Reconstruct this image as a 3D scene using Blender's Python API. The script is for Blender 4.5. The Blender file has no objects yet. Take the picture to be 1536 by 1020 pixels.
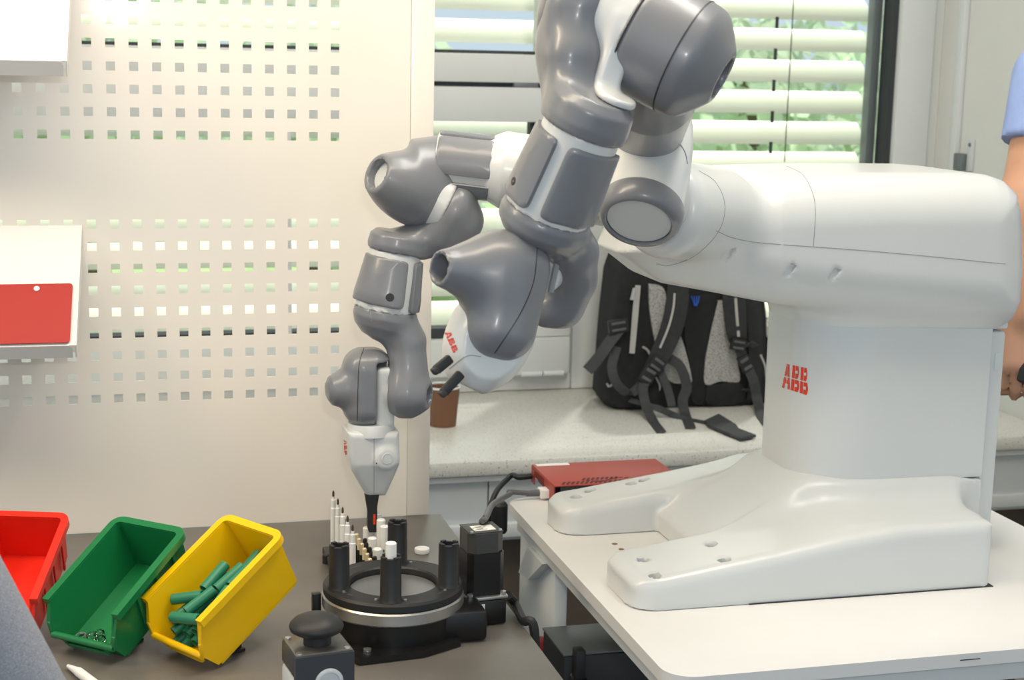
import bpy, bmesh, math, random
import numpy as np
from mathutils import Matrix, Vector
random.seed(7); RNG = np.random.default_rng(5)
SC = bpy.context.scene
COL = SC.collection

# ------------------------------------------------------------------ camera
FPX = 2300.0; W0, H0 = 1536.0, 1020.0
CAMZ = 1.46
def cam_rot(yaw, pitch, roll):
    yaw, pitch, roll = (math.radians(a) for a in (yaw, pitch, roll))
    cy, sy, cp, sp = math.cos(yaw), math.sin(yaw), math.cos(pitch), math.sin(pitch)
    fwd = np.array([sy*cp, cy*cp, -sp]); right = np.array([cy, -sy, 0.0]); up = np.cross(right, fwd)
    c, s = math.cos(roll), math.sin(roll)
    return np.stack([c*right+s*up, -s*right+c*up, -fwd], 1)
CR = cam_rot(15.04, 10.2, 1.24)
CP = np.array([0.0, 0.0, CAMZ])
cam = bpy.data.cameras.new('camera'); camo = bpy.data.objects.new('camera', cam); COL.objects.link(camo)
M4 = np.eye(4); M4[:3, :3] = CR; M4[:3, 3] = CP
camo.matrix_world = Matrix(M4.tolist())
cam.sensor_fit = 'HORIZONTAL'; cam.sensor_width = 36.0; cam.lens = FPX/W0*36.0
cam.clip_start = 0.05; cam.clip_end = 200
cam.dof.use_dof = True; cam.dof.focus_distance = 1.9; cam.dof.aperture_fstop = 11.0
SC.camera = camo

# ------------------------------------------------------------------ world, lights, exposure
SC.view_settings.view_transform = 'Standard'
SC.view_settings.look = 'None'
SC.view_settings.gamma = 1.0
SC.view_settings.use_curve_mapping = False
SC.view_settings.exposure = 0.0
world = bpy.data.worlds.new('sky'); SC.world = world; world.use_nodes = True
wn = world.node_tree.nodes; wl = world.node_tree.links
bg = wn['Background']
bg.inputs['Color'].default_value = (0.74, 0.88, 1.0, 1); bg.inputs['Strength'].default_value = 0.85

sun = bpy.data.lights.new('sun', 'SUN'); sun.energy = 5.0; sun.angle = math.radians(3); sun.color = (1.0, 0.97, 0.9)
suno = bpy.data.objects.new('sun', sun); COL.objects.link(suno); suno.rotation_euler = Vector((-.35, -.55, -1.0)).to_track_quat('-Z', 'Y').to_euler()
def area(name, loc, target, size, energy, color, size_y=None):
    l = bpy.data.lights.new(name, 'AREA'); l.energy = energy; l.color = color; l.size = size
    if size_y: l.shape = 'RECTANGLE'; l.size_y = size_y
    o = bpy.data.objects.new(name, l); COL.objects.link(o); o.location = loc
    d = Vector(target)-Vector(loc); o.rotation_euler = d.to_track_quat('-Z', 'Y').to_euler()
    return o
# added bench fill, warm ceiling tubes, and the flash on top of the camera
area('added_bench_fill', (-0.05, 1.40, 2.32), (0.10, 1.95, 0.9), 1.3, 13, (1.0, 0.84, 0.64), 0.25)  # unseen warm lamp, added to lighten the far arm and the panel
area('ceiling_tube_light', (0.95, 1.75, 2.80), (0.95, 1.95, 0), 0.30, 24, (1.0, 0.95, 0.87), 1.5)
area('ceiling_tube_light', (-1.25, 1.55, 2.80), (0.5, 1.85, 0.9), 0.30, 34, (1.0, 0.80, 0.56), 1.5)
area('camera_flash_light', tuple(CP + CR @ np.array([0.05, 0.145, 0.02])), tuple(CP + CR @ np.array([0, 0.0, -2.2])), 0.07, 4.0, (1.0, 0.97, 0.94), 0.04)

# ------------------------------------------------------------------ pixel rays to places
def ray(u, v):
    d = CR @ np.array([(u-W0/2)/FPX, -(v-H0/2)/FPX, -1.0]); return d
def PY(u, v, y): d = ray(u, v); return CP + d*(y/d[1])
def PZ(u, v, z): d = ray(u, v); return CP + d*((z-CAMZ)/d[2])
def PX(u, v, x): d = ray(u, v); return CP + d*(x/d[0])
def pxm(p, n=1.0):
    q = CR.T @ (np.asarray(p)-CP); return n*(-q[2])/FPX
def A(*v): return np.array(v, float)
def nrm(v): v = np.asarray(v, float); return v/np.linalg.norm(v)

# ------------------------------------------------------------------ materials
def lin(c):
    c = [x/255.0 for x in c]
    return tuple(x/12.92 if x <= 0.04045 else ((x+0.055)/1.055)**2.4 for x in c) + (1.0,)
MATS = {}
def mat(name, rgb, rough=0.5, metal=0.0, var=0.06, scale=12.0, bump=0.0, bscale=60.0, spec=0.5, coat=0.0, emis=None, trans=0.0, crough=0.15):
    if name in MATS: return MATS[name]
    m = bpy.data.materials.new(name); m.use_nodes = True
    nt = m.node_tree; b = nt.nodes['Principled BSDF']
    b.inputs['Roughness'].default_value = rough; b.inputs['Metallic'].default_value = metal
    b.inputs['Specular IOR Level'].default_value = spec
    b.inputs['Coat Weight'].default_value = coat; b.inputs['Coat Roughness'].default_value = crough
    b.inputs['Transmission Weight'].default_value = trans
    c = lin(rgb)
    tc = nt.nodes.new('ShaderNodeTexCoord')
    if var > 0:
        nz = nt.nodes.new('ShaderNodeTexNoise'); nz.inputs['Scale'].default_value = scale; nz.inputs['Detail'].default_value = 4
        rp = nt.nodes.new('ShaderNodeValToRGB')
        rp.color_ramp.elements[0].position = 0.3; rp.color_ramp.elements[1].position = 0.7
        rp.color_ramp.elements[0].color = tuple(max(0, x*(1-var)) for x in c[:3])+(1,)
        rp.color_ramp.elements[1].color = tuple(min(1, x*(1+var)) for x in c[:3])+(1,)
        nt.links.new(tc.outputs['Object'], nz.inputs['Vector']); nt.links.new(nz.outputs['Fac'], rp.inputs['Fac'])
        nt.links.new(rp.outputs['Color'], b.inputs['Base Color'])
    else:
        b.inputs['Base Color'].default_value = c
    if bump > 0:
        n2 = nt.nodes.new('ShaderNodeTexNoise'); n2.inputs['Scale'].default_value = bscale; n2.inputs['Detail'].default_value = 5
        bp = nt.nodes.new('ShaderNodeBump'); bp.inputs['Strength'].default_value = bump; bp.inputs['Distance'].default_value = 0.002
        nt.links.new(tc.outputs['Object'], n2.inputs['Vector']); nt.links.new(n2.outputs['Fac'], bp.inputs['Height'])
        nt.links.new(bp.outputs['Normal'], b.inputs['Normal'])
    if emis:
        b.inputs['Emission Color'].default_value = lin(emis[0]); b.inputs['Emission Strength'].default_value = emis[1]
    MATS[name] = m
    return m
def speckle_mat(name, base, specks, rough=0.4):
    m = bpy.data.materials.new(name); m.use_nodes = True; nt = m.node_tree; b = nt.nodes['Principled BSDF']
    b.inputs['Roughness'].default_value = rough
    tc = nt.nodes.new('ShaderNodeTexCoord'); prev = None
    for i, (rgb, sc, th) in enumerate(specks):
        vo = nt.nodes.new('ShaderNodeTexVoronoi'); vo.inputs['Scale'].default_value = sc
        nt.links.new(tc.outputs['Object'], vo.inputs['Vector'])
        wn_ = nt.nodes.new('ShaderNodeTexWhiteNoise'); nt.links.new(vo.outputs['Color'], wn_.inputs['Vector'])
        lt = nt.nodes.new('ShaderNodeMath'); lt.operation = 'LESS_THAN'; lt.inputs[1].default_value = th
        nt.links.new(wn_.outputs['Value'], lt.inputs[0])
        l2 = nt.nodes.new('ShaderNodeMath'); l2.operation = 'LESS_THAN'; l2.inputs[1].default_value = 0.42
        nt.links.new(vo.outputs['Distance'], l2.inputs[0])
        mu = nt.nodes.new('ShaderNodeMath'); mu.operation = 'MULTIPLY'
        nt.links.new(lt.outputs[0], mu.inputs[0]); nt.links.new(l2.outputs[0], mu.inputs[1])
        mx = nt.nodes.new('ShaderNodeMix'); mx.data_type = 'RGBA'
        nt.links.new(mu.outputs[0], mx.inputs['Factor'])
        if prev is None: mx.inputs['A'].default_value = lin(base)
        else: nt.links.new(prev, mx.inputs['A'])
        mx.inputs['B'].default_value = lin(rgb); prev = mx.outputs['Result']
    nt.links.new(prev, b.inputs['Base Color']); MATS[name] = m; return m
def glass_mat(name, tint=(0.97, 0.99, 0.98), refl=0.5):
    m = bpy.data.materials.new(name); m.use_nodes = True; nt = m.node_tree
    for n in list(nt.nodes): nt.nodes.remove(n)
    out = nt.nodes.new('ShaderNodeOutputMaterial'); tr = nt.nodes.new('ShaderNodeBsdfTransparent'); gl = nt.nodes.new('ShaderNodeBsdfGlossy')
    fr = nt.nodes.new('ShaderNodeFresnel'); fr.inputs['IOR'].default_value = 1.45
    nz = nt.nodes.new('ShaderNodeTexNoise'); nz.inputs['Scale'].default_value = 3
    rp = nt.nodes.new('ShaderNodeMapRange'); rp.inputs['To Min'].default_value = 0.0; rp.inputs['To Max'].default_value = 0.02
    nt.links.new(nz.outputs['Fac'], rp.inputs['Value']); nt.links.new(rp.outputs['Result'], gl.inputs['Roughness'])
    ml = nt.nodes.new('ShaderNodeMath'); ml.operation = 'MULTIPLY'; ml.inputs[1].default_value = refl
    nt.links.new(fr.outputs['Fac'], ml.inputs[0])
    tr.inputs['Color'].default_value = tint+(1,)
    mx = nt.nodes.new('ShaderNodeMixShader')
    nt.links.new(ml.outputs[0], mx.inputs['Fac']); nt.links.new(tr.outputs[0], mx.inputs[1]); nt.links.new(gl.outputs[0], mx.inputs[2])
    nt.links.new(mx.outputs[0], out.inputs['Surface']); MATS[name] = m; return m

# ------------------------------------------------------------------ scene objects
ORG = {}
def tag(o, label=None, cat=None, group=None, kind=None):
    if label: o['label'] = label
    if cat: o['category'] = cat
    if group: o['group'] = group
    if kind: o['kind'] = kind
    return o
def thing(name, loc, label, cat, group=None):
    o = bpy.data.objects.new(name, None); COL.objects.link(o); o.location = tuple(float(x) for x in loc)
    o.empty_display_size = 0.05; ORG[o] = np.array(loc, float)
    return tag(o, label, cat, group)
def mk(name, V, Fc, m, parent=None, smooth=True, sharp=35.0):
    """one mesh object; V in world coordinates"""
    V = np.asarray(V, float).reshape(-1, 3)
    if parent is not None: org = ORG[parent]
    else: org = np.array([(V[:, 0].min()+V[:, 0].max())/2, (V[:, 1].min()+V[:, 1].max())/2, V[:, 2].min()])
    me = bpy.data.meshes.new(name)
    me.from_pydata((V-org).tolist(), [], [list(map(int, f)) for f in Fc]); me.update()
    o = bpy.data.objects.new(name, me); COL.objects.link(o); ORG[o] = org
    if isinstance(m, (list, tuple)):
        for x in m: me.materials.append(x)
    else: me.materials.append(m)
    if parent is not None: o.parent = parent
    else: o.location = tuple(org)
    if smooth:
        me.polygons.foreach_set('use_smooth', [True]*len(me.polygons))
        if sharp is not None and sharp < 180:
            me.set_sharp_from_angle(angle=math.radians(sharp))
    return o
class MB:
    def __init__(s): s.V = []; s.F = []
    def add(s, V, Fc):
        k = len(s.V); s.V += [tuple(map(float, v)) for v in V]; s.F += [tuple(i+k for i in f) for f in Fc]; return s
    def build(s, name, m, parent=None, smooth=True, sharp=35.0): return mk(name, s.V, s.F, m, parent, smooth, sharp)
def box_geo(c, h, fr=None, bev=0.0):
    """bevelled box: centre c, half sizes h, frame columns fr"""
    fr = np.eye(3) if fr is None else np.asarray(fr, float); h = np.asarray(h, float); c = np.asarray(c, float)
    b = min(bev, 0.45*float(h.min()))
    if b <= 0:
        V = [c+fr@(A(x, y, z)*h) for x in (-1, 1) for y in (-1, 1) for z in (-1, 1)]
        return V, [(0, 1, 3, 2), (4, 6, 7, 5), (0, 4, 5, 1), (2, 3, 7, 6), (0, 2, 6, 4), (1, 5, 7, 3)]
    bm = bmesh.new(); bmesh.ops.create_cube(bm, size=2.0)
    for v in bm.verts: v.co = Vector((v.co.x*h[0], v.co.y*h[1], v.co.z*h[2]))
    bmesh.ops.bevel(bm, geom=list(bm.edges), offset=b, segments=2, profile=0.5, affect='EDGES')
    bm.verts.index_update()
    V = [c+fr@np.array(v.co) for v in bm.verts]; Fc = [[v.index for v in f.verts] for f in bm.faces]; bm.free()
    return V, Fc
def box(name, c, h, m, parent=None, fr=None, bev=0.002): return mk(name, *box_geo(c, h, fr, bev), m, parent)
def span(name, lo, hi, m, parent=None, bev=0.002):
    lo = np.asarray(lo, float); hi = np.asarray(hi, float); return box(name, (lo+hi)/2, np.abs(hi-lo)/2, m, parent, None, bev)
def frame_z(n, ref=None):
    n = nrm(n); r = A(0, 0, 1) if ref is None else np.asarray(ref, float)
    if abs(n@nrm(r)) > 0.95: r = A(0, 1, 0) if abs(n[1]) < 0.9 else A(1, 0, 0)
    x = nrm(r-(r@n)*n); y = np.cross(n, x); return np.stack([x, y, n], 1)
def lathe_geo(a, n, prof, seg=40, ref=None):
    """profile (t along n, radius); ends with radius 0 close"""
    a = np.asarray(a, float); fr = frame_z(n, ref); V = []; Fc = []; rings = []
    for t, r in prof:
        if r <= 1e-9: rings.append([len(V)]); V.append(a+fr[:, 2]*t)
        else:
            rings.append(list(range(len(V), len(V)+seg)))
            for i in range(seg):
                th = 2*math.pi*i/seg; V.append(a+fr@A(r*math.cos(th), r*math.sin(th), t))
    for p, q in zip(rings, rings[1:]):
        for i in range(seg):
            j = (i+1) % seg
            if len(p) == 1 and len(q) == 1: continue
            if len(p) == 1: Fc.append((p[0], q[j], q[i])) if False else Fc.append((p[0], q[i], q[j]))
            elif len(q) == 1: Fc.append((p[i], p[j], q[0]))
            else: Fc.append((p[i], p[j], q[j], q[i]))
    return V, Fc
def lathe(name, a, n, prof, m, parent=None, seg=40, sharp=35.0): return mk(name, *lathe_geo(a, n, prof, seg), m, parent, True, sharp)
def spline(P, n=8):
    P = [np.asarray(p, float) for p in P]
    if len(P) < 3: return [P[0]+(P[1]-P[0])*t for t in np.linspace(0, 1, n+1)]
    Q = [2*P[0]-P[1]]+P+[2*P[-1]-P[-2]]; out = []
    for i in range(1, len(Q)-2):
        for t in np.linspace(0, 1, n, endpoint=False):
            a, b, c, d = Q[i-1:i+3]
            out.append(0.5*(2*b+(c-a)*t+(2*a-5*b+4*c-d)*t*t+(3*b-a-3*c+d)*t**3))
    out.append(P[-1]); return out
def tube_geo(pts, r, seg=10, n=8, smooth=True):
    C = spline(pts, n) if smooth else [np.asarray(p, float) for p in pts]
    V = []; Fc = []; up = None
    rs = r if hasattr(r, '__len__') else None
    for i, c in enumerate(C):
        t = nrm(C[min(i+1, len(C)-1)]-C[max(i-1, 0)])
        if up is None: up = frame_z(t)[:, 0]
        up = nrm(up-(up@t)*t); s = np.cross(t, up)
        rr = r if rs is None else float(np.interp(i/(len(C)-1), np.linspace(0, 1, len(rs)), rs))
        for k in range(seg):
            th = 2*math.pi*k/seg; V.append(c+rr*(math.cos(th)*up+math.sin(th)*s))
    for i in range(len(C)-1):
        for k in range(seg):
            j = (k+1) % seg; Fc.append((i*seg+k, i*seg+j, (i+1)*seg+j, (i+1)*seg+k))
    Fc.append(tuple(range(seg-1, -1, -1))); Fc.append(tuple((len(C)-1)*seg+k for k in range(seg)))
    return V, Fc
def tube(name, pts, r, m, parent=None, seg=10, n=8, smooth=True): return mk(name, *tube_geo(pts, r, seg, n, smooth), m, parent)
def ribbon_geo(pts, w, side, th=0.002, n=6):
    """flat webbing: path pts, width w (number or list), side = vector or list of vectors across it"""
    C = spline(pts, n); V = []; Fc = []; m = len(C)
    for i, c in enumerate(C):
        t = nrm(C[min(i+1, m-1)]-C[max(i-1, 0)]); f = i/(m-1)
        s = np.asarray(side, float)
        if s.ndim == 2: s = np.array([np.interp(f, np.linspace(0, 1, len(s)), s[:, k]) for k in range(3)])
        s = nrm(s-(s@t)*t); nn = np.cross(t, s)
        ww = w if not hasattr(w, '__len__') else float(np.interp(f, np.linspace(0, 1, len(w)), w))
        for a, b in ((-.5, -.5), (.5, -.5), (.5, .5), (-.5, .5)): V.append(c+s*ww*a+nn*th*b)
    for i in range(m-1):
        for k in range(4):
            j = (k+1) % 4; Fc.append((i*4+k, i*4+j, i*4+4+j, i*4+4+k))
    Fc.append((3, 2, 1, 0)); Fc.append(tuple((m-1)*4+k for k in range(4))); return V, Fc
def ribbon(name, pts, w, side, m, parent=None, th=0.002, n=6): return mk(name, *ribbon_geo(pts, w, side, th, n), m, parent, True, 40)
def prism_geo(poly, o, ex, ey, ez, t0, t1):
    o, ex, ey, ez = (np.asarray(q, float) for q in (o, ex, ey, ez)); k = len(poly)
    V = [o+ex*x+ey*y+ez*t for t in (t0, t1) for x, y in poly]
    Fc = [tuple(range(k-1, -1, -1)), tuple(range(k, 2*k))]+[(i, (i+1) % k, k+(i+1) % k, k+i) for i in range(k)]
    return V, Fc

# ------------------------------------------------------------------ signed distance shapes -> meshes
class S:
    def __init__(s, f, lo, hi): s.f = f; s.lo = np.array(lo, float); s.hi = np.array(hi, float)
def nlen(v): return np.sqrt((v*v).sum(-1))
def s_cap(a, b, ra, rb=None):
    a = np.asarray(a, float); b = np.asarray(b, float); rb = ra if rb is None else rb; ba = b-a; bb = max(float(ba@ba), 1e-12)
    def f(p):
        pa = p-a; h = np.clip((pa@ba)/bb, 0, 1); return nlen(pa-h[:, None]*ba)-(ra+(rb-ra)*h)
    r = max(ra, rb); return S(f, np.minimum(a, b)-r, np.maximum(a, b)+r)
def s_cyl(a, b, r, rnd=0.003):
    a = np.asarray(a, float); b = np.asarray(b, float); L = np.linalg.norm(b-a); n = (b-a)/L; c = (a+b)/2
    def f(p):
        q = p-c; t = q@n; rad = nlen(q-t[:, None]*n); dx = rad-(r-rnd); dy = np.abs(t)-(L/2-rnd)
        return np.minimum(np.maximum(dx, dy), 0)+np.hypot(np.maximum(dx, 0), np.maximum(dy, 0))-rnd
    e = r*np.sqrt(np.maximum(0, 1-n*n)); return S(f, np.minimum(a, b)-e-1e-3, np.maximum(a, b)+e+1e-3)
def poly_sdf(poly, x, y):
    P = np.asarray(poly, float); d = np.full(x.shape, 1e18); s = np.ones(x.shape); k = len(P)
    for i in range(k):
        a = P[i]; b = P[i-1]; ex, ey = b-a; wx = x-a[0]; wy = y-a[1]
        t = np.clip((wx*ex+wy*ey)/max(ex*ex+ey*ey, 1e-18), 0, 1); bx = wx-ex*t; by = wy-ey*t
        d = np.minimum(d, bx*bx+by*by)
        c1 = y >= a[1]; c2 = y < b[1]; c3 = ex*wy > ey*wx
        fl = (c1 & c2 & c3) | (~c1 & ~c2 & ~c3); s = np.where(fl, -s, s)
    return s*np.sqrt(d)
def s_rev(a, b, prof, rnd=0.0):
    """solid of revolution: prof = [(t metres from a toward b, r)], closed on the axis"""
    a = np.asarray(a, float); n = nrm(np.asarray(b, float)-a); P = [(t, r) for t, r in prof]
    P = P+[(t, -r) for t, r in reversed(P) if True]
    rm = max(r for t, r in prof)+rnd; t0 = min(t for t, r in prof)-rnd; t1 = max(t for t, r in prof)+rnd
    def f(p):
        q = p-a; t = q@n; rad = nlen(q-t[:, None]*n); return poly_sdf(P, t, rad)-rnd
    e = rm*np.sqrt(np.maximum(0, 1-n*n)); p0 = a+n*t0; p1 = a+n*t1
    return S(f, np.minimum(p0, p1)-e-1e-3, np.maximum(p0, p1)+e+1e-3)
def s_box(c, fr, h, rnd=0.003):
    c = np.asarray(c, float); fr = np.eye(3) if fr is None else np.asarray(fr, float); h = np.asarray(h, float)
    def f(p):
        q = np.abs((p-c)@fr)-(h-rnd); return np.minimum(q.max(-1), 0)+nlen(np.maximum(q, 0))-rnd
    e = np.abs(fr)@h; return S(f, c-e, c+e)
def s_ell(c, fr, r):
    c = np.asarray(c, float); fr = np.eye(3) if fr is None else np.asarray(fr, float); r = np.asarray(r, float)
    def f(p):
        q = (p-c)@fr; k0 = nlen(q/r); k1 = nlen(q/(r*r)); return k0*(k0-1)/np.maximum(k1, 1e-9)
    e = np.sqrt(((fr*r)**2).sum(1)); return S(f, c-e, c+e)
def s_prism(poly, o, ex, ey, ez, hw, rnd=0.003, hwf=None):
    """poly in (ex, ey) from o, half thickness hw along ez; hwf(x) makes it vary"""
    o, ex, ey, ez = (np.asarray(q, float) for q in (o, ex, ey, ez)); P = np.asarray(poly, float)
    def f(p):
        q = p-o; x = q@ex; y = q@ey; z = q@ez; d = poly_sdf(P, x, y)+rnd
        w = hw if hwf is None else hwf(x, y)
        e = np.abs(z)-(w-rnd); return np.minimum(np.maximum(d, e), 0)+np.hypot(np.maximum(d, 0), np.maximum(e, 0))-rnd
    C = np.array([o+ex*x+ey*y+ez*z for x, y in poly for z in (-hw, hw)]); return S(f, C.min(0)-1e-3, C.max(0)+1e-3)
def U(*a): return S(lambda p: np.minimum.reduce([x.f(p) for x in a]), np.minimum.reduce([x.lo for x in a]), np.maximum.reduce([x.hi for x in a]))
def SU(k, *a):
    def f(p):
        d = a[0].f(p)
        for x in a[1:]:
            e = x.f(p); h = np.clip(0.5+0.5*(e-d)/k, 0, 1); d = e*(1-h)+d*h-k*h*(1-h)
        return d
    return S(f, np.minimum.reduce([x.lo for x in a])-k/4, np.maximum.reduce([x.hi for x in a])+k/4)
def SUB(a, *bs, k=0.0):
    def f(p):
        d = a.f(p)
        for b in bs:
            e = -b.f(p)
            if k > 0: h = np.clip(0.5-0.5*(e-d)/k, 0, 1); d = e*(1-h)+d*h+k*h*(1-h)
            else: d = np.maximum(d, e)
        return d
    return S(f, a.lo, a.hi)
def INT(a, *bs): return S(lambda p: np.maximum.reduce([a.f(p)]+[b.f(p) for b in bs]), a.lo, a.hi)
def OFF(a, r): return S(lambda p: a.f(p)-r, a.lo-abs(r), a.hi+abs(r))
def SI(k, a, b):
    def f(p):
        d = a.f(p); e = b.f(p); h = np.clip(0.5-0.5*(e-d)/k, 0, 1); return e*(1-h)+d*h+k*h*(1-h)
    return S(f, np.maximum(a.lo, b.lo), np.minimum(a.hi, b.hi))
def HALF(n, c):
    n = nrm(n); c = np.asarray(c, float); return S(lambda p: (p-c)@n, [-9]*3, [9]*3)
def grad(f, P, e=3e-4):
    g = np.stack([f(P+A(e, 0, 0))-f(P-A(e, 0, 0)), f(P+A(0, e, 0))-f(P-A(0, e, 0)), f(P+A(0, 0, e))-f(P-A(0, 0, e))], 1)/(2*e)
    return g
def sdf_geo(s, h):
    lo = s.lo-2.2*h; n = np.ceil((s.hi+2.2*h-lo)/h).astype(int)+1
    ax = [lo[i]+h*np.arange(n[i]) for i in range(3)]
    K = 6; nb = -(-n//K); n = nb*K; ax = [lo[i]+h*np.arange(n[i]) for i in range(3)]
    bi = np.stack(np.meshgrid(*[np.arange(q) for q in nb], indexing='ij'), -1).reshape(-1, 3)
    cd_ = s.f(lo+h*(bi*K+(K-1)/2)); near = np.abs(cd_) < 0.866*K*h*1.35
    v = np.repeat(np.repeat(np.repeat(cd_.reshape(tuple(nb)).astype(np.float32), K, 0), K, 1), K, 2)
    v = v.reshape(nb[0], K, nb[1], K, nb[2], K)
    loc = np.stack(np.meshgrid(*[np.arange(K)]*3, indexing='ij'), -1).reshape(-1, 3); B = bi[near]
    for i in range(0, len(B), 1500):
        b = B[i:i+1500]; p = lo+h*(b[:, None, :]*K+loc[None]).reshape(-1, 3)
        v[b[:, 0], :, b[:, 1], :, b[:, 2], :] = s.f(p).reshape(len(b), K, K, K)
    v = v.reshape(tuple(n))
    ins = v < 0; c = np.zeros(tuple(n-1), np.int8)
    sl = lambda d, m: slice(d, m-1+d)
    for dx in (0, 1):
        for dy in (0, 1):
            for dz in (0, 1): c += ins[sl(dx, n[0]), sl(dy, n[1]), sl(dz, n[2])]
    act = (c > 0) & (c < 8); idx = -np.ones(tuple(n-1), int); cells = np.argwhere(act); idx[act] = np.arange(len(cells))
    acc = np.zeros((len(cells), 3)); cnt = np.zeros(len(cells))
    cor = [(x, y, z) for x in (0, 1) for y in (0, 1) for z in (0, 1)]
    val = {k: v[cells[:, 0]+k[0], cells[:, 1]+k[1], cells[:, 2]+k[2]].astype(float) for k in cor}
    for a_ in cor:
        for d in range(3):
            if a_[d] == 0:
                b_ = list(a_); b_[d] = 1; b_ = tuple(b_); va, vb = val[a_], val[b_]; m = (va < 0) != (vb < 0)
                t = np.where(m, va/np.where(m, va-vb, 1), 0)
                p = np.tile(np.array(a_, float), (len(cells), 1)); p[:, d] += t; acc[m] += p[m]; cnt[m] += 1
    V = lo+h*(cells+acc/cnt[:, None])
    Fs = []
    for d in range(3):
        e1, e2 = (d+1) % 3, (d+2) % 3
        s0 = [slice(None)]*3; s1 = [slice(None)]*3; s0[d] = slice(0, n[d]-1); s1[d] = slice(1, n[d])
        i0 = ins[tuple(s0)]; i1 = ins[tuple(s1)]
        E = np.argwhere(i0 != i1); flip = i0[E[:, 0], E[:, 1], E[:, 2]]
        ok = (E[:, e1] > 0) & (E[:, e2] > 0) & (E[:, e1] < n[e1]-1) & (E[:, e2] < n[e2]-1); E = E[ok]; flip = flip[ok]
        def g(o1, o2):
            q = E.copy(); q[:, e1] += o1; q[:, e2] += o2; return idx[q[:, 0], q[:, 1], q[:, 2]]
        Q = np.stack([g(-1, -1), g(0, -1), g(0, 0), g(-1, 0)], 1)
        Q[~flip] = Q[~flip][:, ::-1]; Fs.append(Q)
    Fc = np.concatenate(Fs)
    for _ in range(2):
        d = s.f(V); g = grad(s.f, V); gg = np.maximum((g*g).sum(1), 0.2); st = np.clip(d/gg, -h, h); V = V-g*st[:, None]
    return V, Fc
def sdf(name, s, m, parent=None, h=0.003, sharp=50.0):
    V, Fc = sdf_geo(s, h); me = bpy.data.meshes.new(name)
    org = ORG[parent] if parent is not None else np.array([(V[:, 0].min()+V[:, 0].max())/2, (V[:, 1].min()+V[:, 1].max())/2, V[:, 2].min()])
    me.vertices.add(len(V)); me.vertices.foreach_set('co', (V-org).ravel().astype(np.float32))
    me.loops.add(4*len(Fc)); me.polygons.add(len(Fc))
    me.loops.foreach_set('vertex_index', Fc.ravel().astype(np.int32)); me.polygons.foreach_set('loop_start', np.arange(0, 4*len(Fc), 4, dtype=np.int32))
    me.polygons.foreach_set('use_smooth', np.ones(len(Fc), bool)); me.update(calc_edges=True); me.validate()
    if sharp is not None: me.set_sharp_from_angle(angle=math.radians(sharp))
    me.materials.append(m); o = bpy.data.objects.new(name, me); COL.objects.link(o); ORG[o] = org
    if parent is not None: o.parent = parent
    else: o.location = tuple(org)
    return o
def cast_many(s, uv, t0=0.5, t1=5.0, lift=0.0):
    """where picture rays meet surface s; rows of nan where they miss"""
    d = np.array([nrm(ray(u, v)) for u, v in uv]); t = np.full(len(d), t0); live = np.ones(len(d), bool)
    for _ in range(160):
        i = np.flatnonzero(live)
        if not len(i): break
        e = s.f(CP+d[i]*t[i][:, None]); t[i] += np.where(e > 2e-5, e*0.85, 0); live[i] = (e > 2e-5) & (t[i] < t1)
    P = CP+d*t[:, None]; ok = t < t1
    if lift:
        g = grad(s.f, P); P = P+lift*g/np.linalg.norm(g, axis=1)[:, None]
    P[~ok] = np.nan; return P
def cast(s, u, v, lift=0.0):
    p = cast_many(s, [(u, v)], lift=lift)[0]; return None if np.isnan(p[0]) else p
def seam(name, s, pts, r, m, parent, n=8, lift=0.0):
    """a thin joint line laid on the surface s through picture points"""
    C = spline([A(u, v, 0) for u, v in pts], n); P = cast_many(s, [(c[0], c[1]) for c in C], lift=lift); P = P[~np.isnan(P[:, 0])]
    return tube(name, list(P), r, m, parent, seg=6, smooth=False)
def cyl_frame(a, b):
    """axis, direction toward the lens, direction to the picture's right"""
    n = nrm(b-a); c = (a+b)/2; e1 = CP-c; e1 = nrm(e1-(e1@n)*n); e2 = np.cross(n, e1)
    if e2 @ CR[:, 0] < 0: e2 = -e2
    return n, e1, e2
def pad(name, a, b, prof, t0, t1, a0, a1, m, parent, th=0.003, corner=0.18, rings=7, N=64, bev=0.0012):
    """raised cushion on a turned body: prof = [(t, r)] of the body under it, t in metres from a, angles from the lens side"""
    n, e1, e2 = cyl_frame(a, b); ts = [q[0] for q in prof]; rs = [q[1] for q in prof]
    tc, tw = (t0+t1)/2, (t1-t0)/2; ac, aw = math.radians((a0+a1)/2), math.radians((a1-a0)/2)
    B = []
    for i in range(N):
        ph = 2*math.pi*i/N; c, s_ = math.cos(ph), math.sin(ph); k = 2/13.0
        B.append((math.copysign(abs(c)**k, c), math.copysign(abs(s_)**k, s_)))
    V = []; Fc = []
    lv = [(1.0, -0.002), (1.0, th-bev), (1.0-bev/max(tw, 1e-3), th)]+[(q, th) for q in np.linspace(0.88, 0.12, rings)]
    for q, off in lv:
        for x, y in B:
            t = tc+tw*q*y; an = ac+aw*q*x; r = float(np.interp(t, ts, rs))+off
            V.append(a+n*t+r*(math.cos(an)*e1+math.sin(an)*e2))
    for i in range(len(lv)-1):
        for k in range(N):
            j = (k+1) % N; Fc.append((i*N+k, i*N+j, (i+1)*N+j, (i+1)*N+k))
    Fc.append(tuple((len(lv)-1)*N+k for k in range(N)))
    # orient outward
    v0 = np.array(V[2*N]); 
    f = Fc[N*2]; p = [np.array(V[i]) for i in f]; nn = np.cross(p[1]-p[0], p[2]-p[0]); c = a+n*((p[0]-a)@n)
    if nn@(p[0]-c) < 0: Fc = [tuple(reversed(q)) for q in Fc]
    return mk(name, V, Fc, m, parent, True, 45)
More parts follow.
